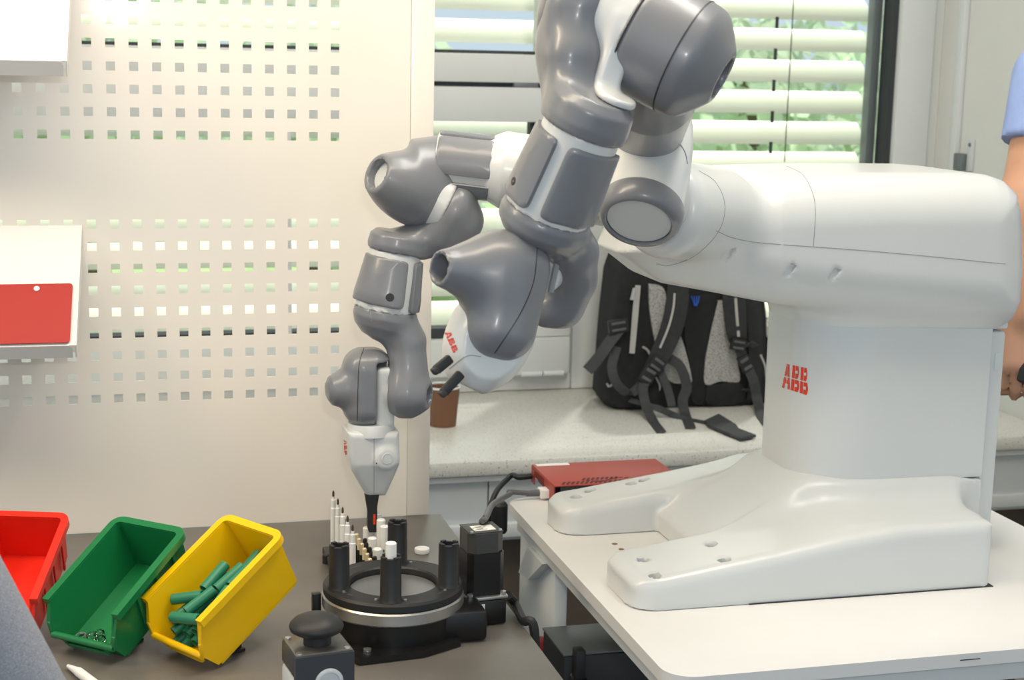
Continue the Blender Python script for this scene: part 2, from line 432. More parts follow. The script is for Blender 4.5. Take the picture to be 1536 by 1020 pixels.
LOGO_A = [(0.0, 0.0), (0.36, 1.0), (0.70, 1.0), (1.0, 0.0), (0.72, 0.0), (0.66, 0.2), (0.38, 0.2), (0.32, 0.0)]
def in_logo(x, y):
    """three block letters of the maker's mark, cut by a thin cross; x 0..1, y 0..1 up"""
    k = int(min(2, x*3)); lx = (x*3-k)/0.90
    if lx > 1: return False
    if abs(y-0.47) < 0.02: return False
    if k == 0:
        if abs(lx-0.5) < 0.035: return False
        e = 0.5*(y) ; l, r = 0.5-0.5*(1-y*0.66), 0.5+0.5*(1-y*0.66)
        if lx < l or lx > r: return False
        if y < 0.2 and abs(lx-0.5) < 0.20: return False
        if 0.36 < y < 0.62 and abs(lx-0.5) < 0.10*(1-(y-0.36)/0.26)+0.03: return False
        return True
    if abs(lx-0.42) < 0.035: return False
    if lx < 0.42: return True
    c = 0.76 if y > 0.47 else 0.24; w = 0.86 if y > 0.47 else 1.0
    rx = (lx-0.42)/(w-0.42); ry = (y-c)/0.27
    if rx > 1: return False
    if max(0.0, rx-0.45)**2/0.3025+ry*ry > 1.02: return False
    return not (abs(y-c) < 0.055 and lx < 0.72 and lx > 0.42)
def logo(name, s, quad, m, parent, nx=96, ny=44, lift=0.0004, rev=False):
    """letters laid on surface s inside the picture quad (tl, tr, br, bl)"""
    tl, tr, br, bl = (np.array(q, float) for q in quad); V = {}; Fc = []; uv = []
    def vert(i, j):
        if (i, j) not in V:
            x, y = i/nx, j/ny; p = (bl*(1-x)+br*x)*(1-y)+(tl*(1-x)+tr*x)*y; V[(i, j)] = len(uv); uv.append((p[0], p[1]))
        return V[(i, j)]
    for i in range(nx):
        for j in range(ny):
            if in_logo((i+.5)/nx, (j+.5)/ny): Fc.append((vert(i, j), vert(i+1, j), vert(i+1, j+1), vert(i, j+1)))
    P = cast_many(s, uv, lift=lift); bad = np.isnan(P[:, 0]); Fc = [f for f in Fc if not bad[list(f)].any()]; P[bad] = P[~bad][0]
    return mk(name, P, Fc, m, parent, True, None)

# ================================================================== materials of the place
M_PANEL = mat('cream_powder_coat', (243, 237, 226), 0.30, coat=0.5, crough=0.07, var=0.015, scale=3, bump=0.03, bscale=400)
M_TRAY = mat('white_powder_coat', (226, 226, 223), 0.4, var=0.015)
M_RED = mat('red_plastic_sheet', (168, 24, 17), 0.5, var=0.05, scale=6)
M_BLACKTOP = mat('dark_worktop_laminate', (104, 100, 95), 0.38, var=0.16, scale=9, bump=0.05, bscale=180)
M_WHITETOP = mat('white_tabletop_laminate', (231, 231, 229), 0.45, var=0.012)
M_STEELW = mat('pale_grey_enamel', (214, 219, 221), 0.4, var=0.02)
M_FRAME = mat('white_window_plastic', (226, 230, 230), 0.4, var=0.012)
M_WALL = mat('white_wall_paint', (226, 228, 224), 0.8, var=0.02, scale=5, bump=0.1, bscale=250)
M_FLOOR = mat('brown_floor_lino', (98, 88, 78), 0.6, var=0.12, scale=14)
M_CEIL = mat('white_ceiling_paint', (238, 238, 234), 0.9, var=0.01)
M_GASKET = mat('black_window_gasket', (56, 61, 63), 0.6, var=0.05)
M_DARKSTEEL = mat('grey_blind_rail', (120, 126, 130), 0.4, 0.3, var=0.05)
M_SLAT = mat('cream_blind_slat', (240, 240, 226), 0.45, var=0.015)
M_GLASS = glass_mat('window_glass')
M_SILL = speckle_mat('speckled_stone_sill', (228, 227, 221), [((204, 201, 193), 420, 0.35), ((242, 241, 236), 520, 0.3), ((132, 126, 118), 330, 0.05)], 0.32)
M_METAL = mat('brushed_aluminium', (190, 190, 188), 0.33, 0.9, var=0.06, scale=40)
M_BLACK = mat('black_anodised', (19, 19, 20), 0.32, 0.0, var=0.08, scale=20)
M_BLACKM = mat('black_matt_plastic', (34, 35, 37), 0.5, var=0.08, scale=30)
M_WHITEP = mat('white_plastic', (238, 238, 236), 0.35, var=0.01)
M_CABLE = mat('grey_cable_sheath', (92, 94, 97), 0.5, var=0.05)
M_CABLEK = mat('black_cable_sheath', (36, 37, 40), 0.5, var=0.05)
M_PAPER = mat('white_label_paper', (236, 236, 230), 0.7, var=0.02)
M_INK = mat('dark_print', (70, 72, 74), 0.7, var=0.05)

ZT, ZB, YWIN, YSF = 0.80, 0.76, 3.68, 3.0
ZS = float(PY(1510, 655, YSF)[2])
def wz(v, u=700, y=YWIN): return float(PY(u, v, y)[2])
def wx(u, v=300, y=YWIN): return float(PY(u, v, y)[0])
XRW = float(PZ(1512, 619, ZS)[0])           # the right wall
XL = -1.6
# ------------------------------------------------------------------ room shell
tag(span('floor', (-4, -3, -0.06), (XRW+0.2, 4.0, 0.0), M_FLOOR, bev=0), kind='structure')
tag(span('ceiling', (-4, -1.2, 2.85), (XRW+0.2, 4.0, 2.95), M_CEIL, bev=0), kind='structure')
tag(span('wall_right', (XRW, -0.6, 0.0), (XRW+0.15, YWIN-0.02, 2.85), M_WALL, bev=0), kind='structure')
wb = mk('wall_back', *box_geo((0, 0, 0), (0, 0, 0)), M_WALL) if False else None
mb = MB()
ZWT = 2.35
mb.add(*box_geo(((XL+XRW)/2+0.1, YWIN+0.16, (ZS-0.02)/2), ((XRW-XL)/2+0.3, 0.14, (ZS-0.02)/2)))
mb.add(*box_geo(((XL+XRW)/2+0.1, YWIN+0.16, (ZWT+2.85)/2), ((XRW-XL)/2+0.3, 0.14, (2.85-ZWT)/2)))
mb.add(*box_geo((XL-0.9, YWIN+0.16, 1.42), (0.9, 0.14, 1.42)))
tag(mb.build('wall_back', M_WALL, smooth=False), kind='structure')
# wall below the sill: white service duct, dark foot recess behind it
sill = span('windowsill', (XL-0.6, YSF, ZS-0.034), (XRW, YWIN+0.06, ZS), M_SILL, bev=0.008)
tag(sill, 'long speckled grey stone sill running under the windows', 'windowsill'); 
duct = thing('service_duct', (0.6, YSF+0.05, 0.45), 'white boxed service duct with a trim strip under the speckled sill', 'duct')
span('front_panel', (XL-0.6, YSF+0.03, wz(765, 1510, YSF+.03)), (XRW-0.004, YSF+0.10, ZS-0.036), M_STEELW, duct, 0.003)
span('trim_strip', (XL-0.6, YSF+0.012, wz(686, 1510, YSF)), (XRW-0.004, YSF+0.032, ZS-0.036), M_FRAME, duct, 0.003)
span('bottom_ledge', (XL-0.6, YSF+0.016, wz(765, 1510, YSF)), (XRW-0.004, YSF+0.034, wz(746, 1510, YSF)), M_FRAME, duct, 0.003)
for u in (732, 1090):
    x = wx(u, 750, YSF+.03); span('panel_joint', (x-.0012, YSF+.0288, wz(744, 1510, YSF)), (x+.0012, YSF+.031, wz(686, 1510, YSF)), M_INK, duct, 0)
span('support_wall', (XL-0.6, YSF+0.10, 0.0), (XRW-0.004, YSF+0.16, ZS-0.036), M_FLOOR, duct, 0)
# ------------------------------------------------------------------ windows
yf0, yf1 = YWIN-0.02, YWIN+0.06
def bar(name, u0, u1, z0, z1, m, par, y0=yf0, y1=yf1, bev=0.004, xs=None):
    x0, x1 = (wx(u0), wx(u1)) if xs is None else xs
    return span(name, (x0, y0, z0), (x1, y1, z1), m, par, bev)
XP0, XP1 = wx(857, 400), wx(909, 400)
XR0, XR1 = wx(1311, 150), wx(1385, 100)
zb = ZS+0.001
zsash0, zsash1 = wz(556, 820), wz(500, 820)
w1 = thing('window_1', (0, YWIN, ZS), None, None); tag(w1, kind='structure')
XWL = XL
bar('frame_bottom', 0, 0, zb, zsash0-0.003, M_FRAME, w1, xs=(XWL, XP0))
bar('frame_post', 0, 0, zb, ZWT, M_FRAME, w1, xs=(XP0+.001, XP1))
bar('frame_side', 0, 0, zb, ZWT, M_FRAME, w1, xs=(XWL-.06, XWL-.001))
bar('frame_top', 0, 0, ZWT-.06, ZWT, M_FRAME, w1, xs=(XWL, XP0))
ys0, ys1 = YWIN-0.05, YWIN+0.02
XS1 = XP0-0.012; XG1 = wx(800, 500, ys0)
ZT0, ZTg0, ZTg1, ZT1 = wz(181), wz(129.5), wz(122.5), wz(80)
bar('sash_bottom_rail', 0, 0, zsash0, zsash1, M_FRAME, w1, ys0, ys1, 0.006, xs=(XWL, XS1))
bar('sash_side_rail', 0, 0, zsash1-.0005, ZT0+.0005, M_FRAME, w1, ys0, ys1, 0.006, xs=(XG1, XS1))
bar('sash_top_rail', 0, 0, ZT0, ZTg0, M_FRAME, w1, ys0, ys1, 0.003, xs=(XWL, XS1))
bar('transom_gap', 0, 0, ZTg0, ZTg1, M_GASKET, w1, ys0+.02, ys1, 0, xs=(XWL, XS1))
bar('upper_sash_rail', 0, 0, ZTg1, ZT1, M_FRAME, w1, ys0, ys1, 0.003, xs=(XWL, XS1))
bar('upper_sash_side', 0, 0, ZT1-.0005, ZWT-.06, M_FRAME, w1, ys0, ys1, 0.004, xs=(XG1, XS1))
bar('gap_latch', 0, 0, ZTg0, ZTg1, M_DARKSTEEL, w1, ys0+.003, ys0+.03, 0.001, xs=(wx(772, 126, ys0), wx(808, 126, ys0)))
bar('gasket', 0, 0, zsash1+.0005, zsash1+.026, M_GASKET, w1, ys0+.012, ys1-.01, 0, xs=(XWL, XG1-.0005))
bar('gasket', 0, 0, zsash1+.026, ZT0, M_GASKET, w1, ys0+.03, ys1-.01, 0, xs=(XG1-.012, XG1-.0005))
bar('gasket', 0, 0, ZT1, ZT1+.008, M_GASKET, w1, ys0+.012, ys1-.01, 0, xs=(XWL, XG1-.0005))
bar('mullion', 0, 0, zsash1+.0, ZT0, M_FRAME, w1, ys0, ys1, 0.004, xs=(wx(422, 200, ys0), wx(437, 200, ys0))) 
for i in (0, 1):
    u0 = 782+33*i; lathe('hinge', A(wx(u0, 560, ys0-.004), ys0-.004, wz(560, 812, ys0)), (1, 0, 0), [(0, 0), (0, .0065), (wx(u0+30, 560, ys0)-wx(u0, 560, ys0), .0065), (wx(u0+30, 560, ys0)-wx(u0, 560, ys0), 0)], M_FRAME, w1, 14)
span('pane', (XWL, YWIN-.004, zsash1+.02), (XG1, YWIN+.0, ZT0+.004), M_GLASS, w1, 0)
span('pane', (XWL, YWIN-.004, ZT1+.002), (XG1, YWIN+.0, ZWT-.05), M_GLASS, w1, 0)
w2 = thing('window_2', (1.6, YWIN, ZS), None, None); tag(w2, kind='structure')
z2 = wz(486, 920)
bar('frame_bottom', 0, 0, zb, z2, M_FRAME, w2, ys0+.01, ys1, 0.006, xs=(XP1+.001, XR0))
bar('frame_side', 0, 0, zb, ZWT, M_FRAME, w2, ys0, yf1, 0.006, xs=(wx(1332, 150), XR1))
bar('frame_top', 0, 0, ZWT-.06, ZWT, M_FRAME, w2, xs=(XP1+.001, XR0))
bar('gasket', 0, 0, z2, ZWT-.06, M_GASKET, w2, ys0+.02, ys1, 0, xs=(wx(1323, 150), wx(1331.5, 150)))
bar('gasket', 0, 0, z2-.001, z2+.006, M_GASKET, w2, ys0+.02, ys1-.01, 0, xs=(XP1+.001, XR0))
bar('guide_rail', 0, 0, z2, ZWT-.06, M_DARKSTEEL, w2, YWIN+.021, YWIN+.055, 0.002, xs=(XR0-.004, wx(1322.5, 150)))
span('pane', (XP1-.002, YWIN-.004, z2-.002), (XR0+.008, YWIN, ZWT-.05), M_GLASS, w2, 0)
tag(span('trim_1', (XR1+.001, YWIN-.03, zb), (XRW-.001, YWIN+.2, 2.85), M_WALL, bev=0), kind='structure')
# outside blinds
def blind(label, x0, x1, u, v_gap, pitch_px, yb, ladders):
    b = thing('venetian_blind', ((x0+x1)/2, yb, ZS+.02), label, 'blind', 'outside blinds over the windows')
    zc = wz(v_gap, u, yb); pz = pitch_px*pxm(PY(u, 200, yb))/math.cos(math.radians(10)); tilt = math.radians(46); w = 0.040
    # curved slat cross-section, inner edge low
    sec = []
    for k in range(7):
        s_ = -1+2*k/6; y = s_*w*math.cos(tilt); z = s_*w*math.sin(tilt); bow = 0.007*(1-s_*s_)
        sec.append((y-bow*math.sin(tilt), z+bow*math.cos(tilt)))
    V = []; Fc = []
    for x in (x0, x1):
        for th in (0, 0.0012):
            for y, z in sec: V.append((x, y, z-th))
    n = 7
    for k in range(n-1):
        Fc += [(k, k+1, 2*n+k+1, 2*n+k), (n+k, 3*n+k, 3*n+k+1, n+k+1), (k, n+k, n+k+1, k+1), (2*n+k, 2*n+k+1, 3*n+k+1, 3*n+k)]
    Fc += [(0, 2*n, 3*n, n), (n-1, 2*n-1, 4*n-1, 3*n-1)]
    first = None
    k0 = int(math.floor((ZS+.05-zc)/pz)); k1 = int((ZWT-.05-zc)/pz)
    for k in range(k0, k1+1):
        z = zc+(k+0.5)*pz
        if first is None:
            first = mk('slat', [A(*q)+A(0, yb, z) for q in V], Fc, M_SLAT, b, True, 40); z_first = z
        else:
            o = first.copy(); COL.objects.link(o); o.parent = b; o.location = (0, 0, z-z_first)
        for xl in ladders:
            span('ladder_strip', (xl-.0045, yb-w*.77, z-pz+.027), (xl+.0045, yb-w*.77+.0015, z-.024), M_GASKET, b, 0)
    for xl in ladders:
        tube('pull_cord', [A(xl+.035, yb-.045, 1.22), A(xl+.04, yb-.045, ZWT-.05)], .0014, M_GASKET, b, 6)
    return b
blind('cream slatted outside blind behind the wide clear right-hand window', XP1-.02, XR0+.035, 1200, 36.5, 44.7, YWIN+.13, [wx(1154, 120, YWIN+.13)])
blind('cream slatted outside blind behind the perforated panel and transom window', XWL, XP1-.05, 700, 21, 46.5, YWIN+.13, [])
# conduit and bracket on the right wall
cd = thing('wall_conduit', (XRW-.01, 3.2, 1.0), 'thin white cable conduit with a grey bracket on the right wall', 'conduit')
yc = float(PX(1443, 120, XRW)[1])
span('channel', (XRW-.016, yc-.016, ZS+.002), (XRW-.0005, yc+.016, 2.84), M_FRAME, cd, 0.004)
zc_ = float(PX(1452, 238, XRW)[2])
span('bracket', (XRW-.02, yc-.06, zc_-.03), (XRW-.0005, yc-.018, zc_+.012), M_DARKSTEEL, cd, 0.003)
span('bracket_tab', (XRW-.008, yc-.085, zc_-.03), (XRW-.0005, yc-.061, zc_+.05), M_STEELW, cd, 0.002)
lathe('screw', A(XRW-.0085, yc-.073, zc_+.036), (-1, 0, 0), [(0, .005), (.002, .005), (.003, 0)], M_DARKSTEEL, cd, 12)

# ------------------------------------------------------------------ outside: lawn, trees, pale building
M_GRASS = mat('lawn_grass', (168, 196, 128), 0.9, var=0.3, scale=2)
M_LEAF = mat('tree_leaf', (210, 222, 198), 0.7, var=0.35, scale=1.5)
def leaf_translucent(m):
    nt = m.node_tree; b = nt.nodes['Principled BSDF']; out = nt.nodes['Material Output']; tl = nt.nodes.new('ShaderNodeBsdfTranslucent'); mx = nt.nodes.new('ShaderNodeMixShader')
    src = b.inputs['Base Color'].links[0].from_socket; nt.links.new(src, tl.inputs['Color']); mx.inputs['Fac'].default_value = 0.5
    nt.links.new(b.outputs[0], mx.inputs[1]); nt.links.new(tl.outputs[0], mx.inputs[2]); nt.links.new(mx.outputs[0], out.inputs['Surface'])
leaf_translucent(M_LEAF)
M_BARK = mat('tree_bark', (110, 96, 80), 0.9, var=0.3, scale=12)
M_BUILD = mat('pale_render_wall', (226, 230, 232), 0.8, var=0.03)
M_CYAN = mat('pale_blue_cladding', (175, 218, 236), 0.4, var=0.05)
tag(span('lawn', (-25, 4.3, -0.32), (35, 45, -0.25), M_GRASS, bev=0), 'green lawn stretching outside beyond the windows', 'lawn', kind='stuff')
def tree(x, y, h, r, n, label):
    t = thing('leafy_tree', (x, y, -0.249), label, 'tree', 'trees outside the windows')
    tube('trunk', [A(x, y, -0.235), A(x+.02, y, h*.35), A(x-.05, y+.05, h*.7)], [0.14, 0.11, 0.05], M_BARK, t, 10)
    d = RNG.normal(size=(n, 3)); d /= np.linalg.norm(d, axis=1)[:, None]; rad = RNG.random(n)**0.45
    C = A(x, y, h*.58)+d*rad[:, None]*A(r, r, h*.44); V = []; Fc = []
    for i, c in enumerate(C):
        a, b = RNG.normal(size=3), RNG.normal(size=3); a = nrm(a)*.09; b = nrm(np.cross(a, b))*.06
        V += [c-a, c+b, c+a, c-b]; Fc.append((4*i, 4*i+1, 4*i+2, 4*i+3))
    o = mk('foliage', V, Fc, M_LEAF, t, False); o['kind'] = 'stuff'
tree(4.1, 9.4, 2.1, 1.3, 1300, 'loose green tree seen through the right-hand blind, right of the cord')
tree(1.6, 11.8, 2.0, 1.1, 1000, 'green tree seen through the blind behind the upper arm')
tree(-.1, 9.0, 2.1, 1.0, 1100, 'bushy green tree showing through the holes of the perforated panel')
tree(-2.4, 10.5, 2.3, 1.1, 800, 'tree behind the leftmost holes of the perforated panel')
tree(1.35, 7.0, 1.2, .4, 500, 'low green bush outside the small lower window')
bd = thing('office_building', (3.5, 20, -0.25), 'pale building with light blue bands far outside the windows', 'building')
span('wall', (-6, 20, -0.25), (14, 24, 1.5), M_BUILD, bd, 0)
for k in range(1):
    span('blue_band', (-6, 19.95, .5+2.1*k), (14, 19.995, 1.2+2.1*k), M_CYAN, bd, 0)
    for j in range(9): span('white_pier', (-5.4+2.2*j, 19.88, .4+2.1*k), (-4.9+2.2*j, 19.94, 1.3+2.1*k), M_BUILD, bd, 0)

# ------------------------------------------------------------------ dark workbench
XBR, YBB, YBF = float(PZ(661, 770, ZB)[0]), float(PZ(661, 770, ZB)[1]), 1.47
wbn = thing('workbench', (-0.45, (YBB+YBF)/2, 0), 'dark grey workbench holding the bins and the rotary fixture', 'workbench')
span('worktop', (-1.45, YBF, ZB-.028), (XBR, YBB, ZB), M_BLACKTOP, wbn, 0.003)
for x in (-1.40, XBR-.12):
    for y in (YBF+.06, YBB-.06): span('leg', (x, y-.025, 0), (x+.05, y+.025, ZB-.029), M_STEELW, wbn, 0.003)
span('cross_rail', (-1.35, YBB-.075, ZB-.09), (XBR-.12, YBB-.045, ZB-.029), M_STEELW, wbn, 0.002)
# ------------------------------------------------------------------ perforated back panel
YP = YBB-.004
def pX(u, v): return float(PY(u, v, YP)[0])
def pZz(u, v): return float(PY(u, v, YP)[2])
pn = thing('perforated_panel', (-0.3, YP, ZB), 'tall cream metal panel with rows of square holes standing on the workbench', 'panel')
PITCH = (pX(502.4, 334.2)-pX(137.1, 337.6))/11; hs = 0.0064
x_l = pX(502.4, 334.2); z_low = pZz(502.4, 334.2); z_up = pZz(500, 204.8)
xj = pX(613, 400)
cols = [x_l-PITCH*k for k in range(26)]
rows = [z_low-PITCH*1.007*k for k in range(9)]+[z_up+PITCH*1.007*k for k in range(9)]
xs = sorted([cols[-1]-.05, xj]+[c+s_*hs for c in cols for s_ in (-1, 1)])
zs = sorted([ZB+.001, 1.95]+[r+s_*hs for r in rows for s_ in (-1, 1)])
cs = sorted(cols); rw = sorted(rows)
def hole(i, j):
    xm, zm = (xs[i]+xs[i+1])/2, (zs[j]+zs[j+1])/2
    return min(abs(xm-c) for c in cs) < hs*.9 and min(abs(zm-r) for r in rw) < hs*.9
HX = [[hole(i, j) for j in range(len(zs)-1)] for i in range(len(xs)-1)]
V = []; Fc = []; key = {}
def pv(i, j, b):
    if (i, j, b) not in key: key[(i, j, b)] = len(V); V.append((xs[i], YP+b*.0018, zs[j]))
    return key[(i, j, b)]
for i in range(len(xs)-1):
    for j in range(len(zs)-1):
        if HX[i][j]: continue
        Fc.append((pv(i, j, 0), pv(i+1, j, 0), pv(i+1, j+1, 0), pv(i, j+1, 0)))
        Fc.append((pv(i, j, 1), pv(i, j+1, 1), pv(i+1, j+1, 1), pv(i+1, j, 1)))
        for di, dj, e in ((-1, 0, ((i, j), (i, j+1))), (1, 0, ((i+1, j+1), (i+1, j))), (0, -1, ((i+1, j), (i, j))), (0, 1, ((i, j+1), (i+1, j+1)))):
            a, b = i+di, j+dj
            if a < 0 or b < 0 or a >= len(xs)-1 or b >= len(zs)-1 or HX[a][b]:
                Fc.append((pv(*e[0], 0), pv(*e[1], 0), pv(*e[1], 1), pv(*e[0], 1)))
mk('perforated_sheet', V, Fc, M_PANEL, pn, False)
xr = pX(648, 400)
span('side_post', (xj+.0008, YP-.001, ZB+.001), (xr, YP+.03, 1.95), M_PANEL, pn, 0.0015)
span('foot_flange', (cols[-1]-.05, YP+.002, ZB+.001), (xj, YP+.003, ZB+.05), M_PANEL, pn, 0)

# sloping trays hung on the panel
def tray(label, ut, vt, ub, vb, out, ul_shift=0.0, lip=0.022):
    """right edge from (ut,vt) on the panel to (ub,vb) at the front"""
    p0 = PY(ut, vt, YP-.002); p1 = PY(ub, vb, YP-out); Lx = A(-0.62, 0, 0)
    t = thing('sloping_tray', (p0+p1)/2+Lx/2, label, 'shelf tray', 'sloping trays on the panel')
    d = nrm(p1-p0); nn = nrm(np.cross(A(1, 0, 0), d)); nn = nn if nn[1] < 0 else -nn; th = .0016
    def plate(name, poly, n, th, m=M_TRAY):
        V = [q-n*th for q in poly]+list(poly); k = len(poly)
        Fc = [tuple(range(k-1, -1, -1)), tuple(range(k, 2*k))]+[(i, (i+1) % k, k+(i+1) % k, k+i) for i in range(k)]
        return mk(name, V, Fc, m, t, False)
    plate('tray_plate', [p0, p0+Lx, p1+Lx, p1], -nn if nn[2] < 0 else nn, th)
    dn = nrm(A(0, 0.50, -1.0)); r = .006
    # front lip turned down, with a rounded corner
    lp = [p1+Lx, p1+Lx+dn*lip, p1+dn*lip, p1+dn*.007, p1+dn*.002+A(-.0018, 0, 0), p1+A(-.007, 0, 0)]
    lp = [q+A(-.005, -.0006, 0) for q in lp]
    plate('front_lip', lp, A(0, -1, -.5)/1.118, .0016)
    bk = A(0, out*.55, -.004)
    sf = [p0+A(0, 0, -.002), p1, p1+dn*lip, p0+A(0, 0, -.05)]
    plate('side_flange', sf, A(1, 0, 0), .0016)
    return t, p0, p1, d, nn, Lx
tray('empty cream sloping tray at the top of the perforated panel', 109, -100, 100.5, 92, .15, lip=.022)
t2, q0, q1, qd, qn, qL = tray('cream sloping tray holding a red sheet', 123, 338, 114.5, 518, .13, lip=.021)
# red sheet on the lower tray
qn2 = qn if qn[2] > 0 else qn
s0 = q0+(q1-q0)*.505+A(-.0085, 0, 0)+qn*.003; s1 = q0+(q1-q0)*.985+A(-.0085, 0, 0)+qn*.003
poly = []
for c, sx, sy in ((s0, -1, 1), (s1, -1, -1)): pass
w_ = .45; e = nrm(s1-s0); H_ = np.linalg.norm(s1-s0); r = .004
pp = [(0, r), (0, H_-r), (-r*.3, H_-r*.3), (-r, H_), (-w_, H_), (-w_, 0), (-r, 0), (-r*.3, r*.3)]
tag(mk('red_sheet', *prism_geo(pp, s0, A(1, 0, 0), e, qn, -.0008, .0008), M_RED, None, False), 'flat red plastic sheet lying on the lower tray', 'sheet')
pk = cast(S(lambda p: (p-s0)@qn-.0012, [-9]*3, [9]*3), 55, 433, lift=.0)
tag(mk('paper_scrap', *lathe_geo(pk, qn, [(0, .0042), (.0012, .0038), (.0016, 0)], 12), M_PAPER, None), 'tiny white paper scrap on the red sheet', 'paper scrap')

# ------------------------------------------------------------------ storage bins
def bin_frame(yaw, tilt):
    c, s_ = math.cos(yaw), math.sin(yaw); Rz = np.array([[c, -s_, 0], [s_, c, 0], [0, 0, 1]])
    c, s_ = math.cos(tilt), math.sin(tilt); Rx = np.array([[1, 0, 0], [0, c, -s_], [0, s_, c]]); return Rz@Rx
def make_bin(pos, yaw, tilt, dims, m, label, ribs=True):
    Wd, L, H = dims; R_ = bin_frame(yaw, tilt); o = np.array(pos, float); T = lambda *p: o+R_@np.array(p, float)
    t = thing('storage_bin', T(0, L*.1, 0), label, 'bin', 'plastic storage bins tipped forward on the workbench')
    wb_, wt = .41*Wd, .465*Wd; ft = .11*L
    P = {}
    bm = bmesh.new()
    def v(x, y, z): return bm.verts.new(tuple(T(x, y, z)))
    bl, br = v(-wb_, .07*L, 0), v(wb_, .07*L, 0); kl, kr = v(-wb_, .955*L, 0), v(wb_, .955*L, 0)
    tl, tr = v(-wt, .985*L, H), v(wt, .985*L, H); fl, fr_ = v(-wt, ft, H), v(wt, ft, H)
    gl, gr = v(-wt*.985, .025*L, .66*H), v(wt*.985, .025*L, .66*H)
    ll, lr = v(-.44*Wd, -.005*L, .40*H), v(.44*Wd, -.005*L, .40*H)
    for f in ((bl, kl, kr, br), (kl, tl, tr, kr), (bl, ll, gl, fl, tl, kl), (br, kr, tr, fr_, gr, lr), (bl, br, lr, ll)): bm.faces.new(f)
    bmesh.ops.recalc_face_normals(bm, faces=list(bm.faces))
    # make the normals face inward so the wall thickness grows outward evenly
    bmesh.ops.solidify(bm, geom=list(bm.faces), thickness=0.0022)
    bm.verts.index_update(); V = [np.array(q.co) for q in bm.verts]; Fc = [[q.index for q in f.verts] for f in bm.faces]; bm.free()
    mk('tub', V, Fc, m, t, True, 30)
    rw_, rh = .0075, .0042
    mbx = MB()
    def strip(p, q, wdir, hdir, w, h):
        p, q = T(*p), T(*q); n_ = nrm(q-p); wd = R_@np.array(wdir, float); hd = R_@np.array(hdir, float)
        mbx.add(*box_geo((p+q)/2, (np.linalg.norm(q-p)/2, w, h), np.stack([n_, nrm(wd), nrm(hd)], 1), .0016))
    rc = .011; xo = wt+.003; yo = .985*L+.003
    path = [(-xo, ft-.002)]+[(-xo, ft+(yo-rc-ft)*k/6) for k in range(1, 6)]+[(-xo+rc-rc*math.cos(math.radians(a)), yo-rc+rc*math.sin(math.radians(a))) for a in range(0, 91, 15)]
    path += [(-x, y) for x, y in reversed(path)]
    mk('rim', *ribbon_geo([T(x, y, H-.002) for x, y in path], .009, R_[:, 2], .0095, 1), m, t, True, 50)
    # flange running down the sloping front of both sides
    for s_ in (-1, 1):
        mbx = MB(); strip((s_*(wt+.001), ft, H-.003), (s_*(wt*.985+.001), .025*L, .66*H), (1, 0, 0), (0, 1, 1), .0028, .0022)
        strip((s_*(wt*.985+.001), .025*L, .66*H), (s_*.44*Wd, -.005*L, .40*H), (1, 0, 0), (0, 1, .3), .0026, .0022); mbx.build('front_edge', m, t)
    tube('grip_roll', [T(-.44*Wd, -.004*L, .41*H), T(.44*Wd, -.004*L, .41*H)], .0042, m, t, 14)
    mbx = MB(); strip((-.30*Wd, .018*L, .17*H), (.30*Wd, .018*L, .17*H), (0, 1, -.3), (0, .3, 1), .0026, .0022)
    for s_ in (-1, 1): strip((s_*.30*Wd, .018*L, .16*H), (s_*.30*Wd, -.002*L, .33*H), (1, 0, 0), (0, 1, 0), .0022, .0022)
    lh = mbx.build('label_holder', m, t)
    for s_ in ((-1, 1) if ribs else ()):
        for q in (.34, .58, .80):
            mbx = MB(); strip((s_*(wb_+.004), q*L, .04*H), (s_*(wt+.0015), q*L+.004, H-.008), (1, 0, 0), (0, 1, 0), .0012, .0024); mbx.build('side_rib', m, t)
    for s_ in (-1, 1):
        mbx = MB(); strip((s_*wb_*.93, .1*L, -.002), (s_*wb_*.93, .94*L, -.002), (1, 0, 0), (0, 0, 1), .002, .0025); mbx.build('base_rail', m, t)
    # black prop that keeps the rear up
    pr_ = thing('bin_prop', T(0, .7*L, -.02)*A(1, 1, 0)+A(0, 0, ZB), 'black prop under the rear of the %s' % label.split(' tipped')[0].split(' with')[0].split(' holding')[0], 'prop', 'black props under the bins')
    for s_ in (-1, 1):
        top = T(s_*wb_*.3, .42*L, -.0075); bot = A(top[0], top[1], ZB+.001)
        mbx = MB(); mbx.add(*box_geo((top+bot)/2, (.004, .004, (top[2]-bot[2])/2-.002), bin_frame(yaw, 0), .001)); mbx.build('post', M_BLACKM, pr_)
    a, b = T(-wb_*.4, .42*L, -.0085), T(wb_*.4, .42*L, -.0085)
    tube('crossbar', [a, b], .003, M_BLACKM, pr_, 8)
    a, b = T(-wb_*.5, .42*L, 0), T(wb_*.5, .42*L, 0)
    mbx = MB(); mbx.add(*box_geo(A((a[0]+b[0])/2, (a[1]+b[1])/2, ZB+.002), (wb_*.5, .010, .0018), bin_frame(yaw, 0), .0008)); mbx.build('foot_bar', M_BLACKM, pr_)
    return t, T, R_
M_BYEL = mat('yellow_bin_plastic', (246, 196, 8), 0.32, var=0.03); M_BGRN = mat('green_bin_plastic', (22, 118, 66), 0.3, var=0.04)
M_BRED = mat('red_bin_plastic', (228, 42, 24), 0.32, var=0.03)
ty, TY, RY = make_bin((0.0845, 1.747, 0.759), -0.985, 0.555, (.1065, .158, .072), M_BYEL, 'yellow storage bin holding green tubes, nearest the black push button', False)
tg, TG, RG = make_bin((-0.027, 1.7865, 0.759), -0.7247, 0.482, (.1055, .158, .066), M_BGRN, 'green storage bin with a few clear rings, between red and yellow')
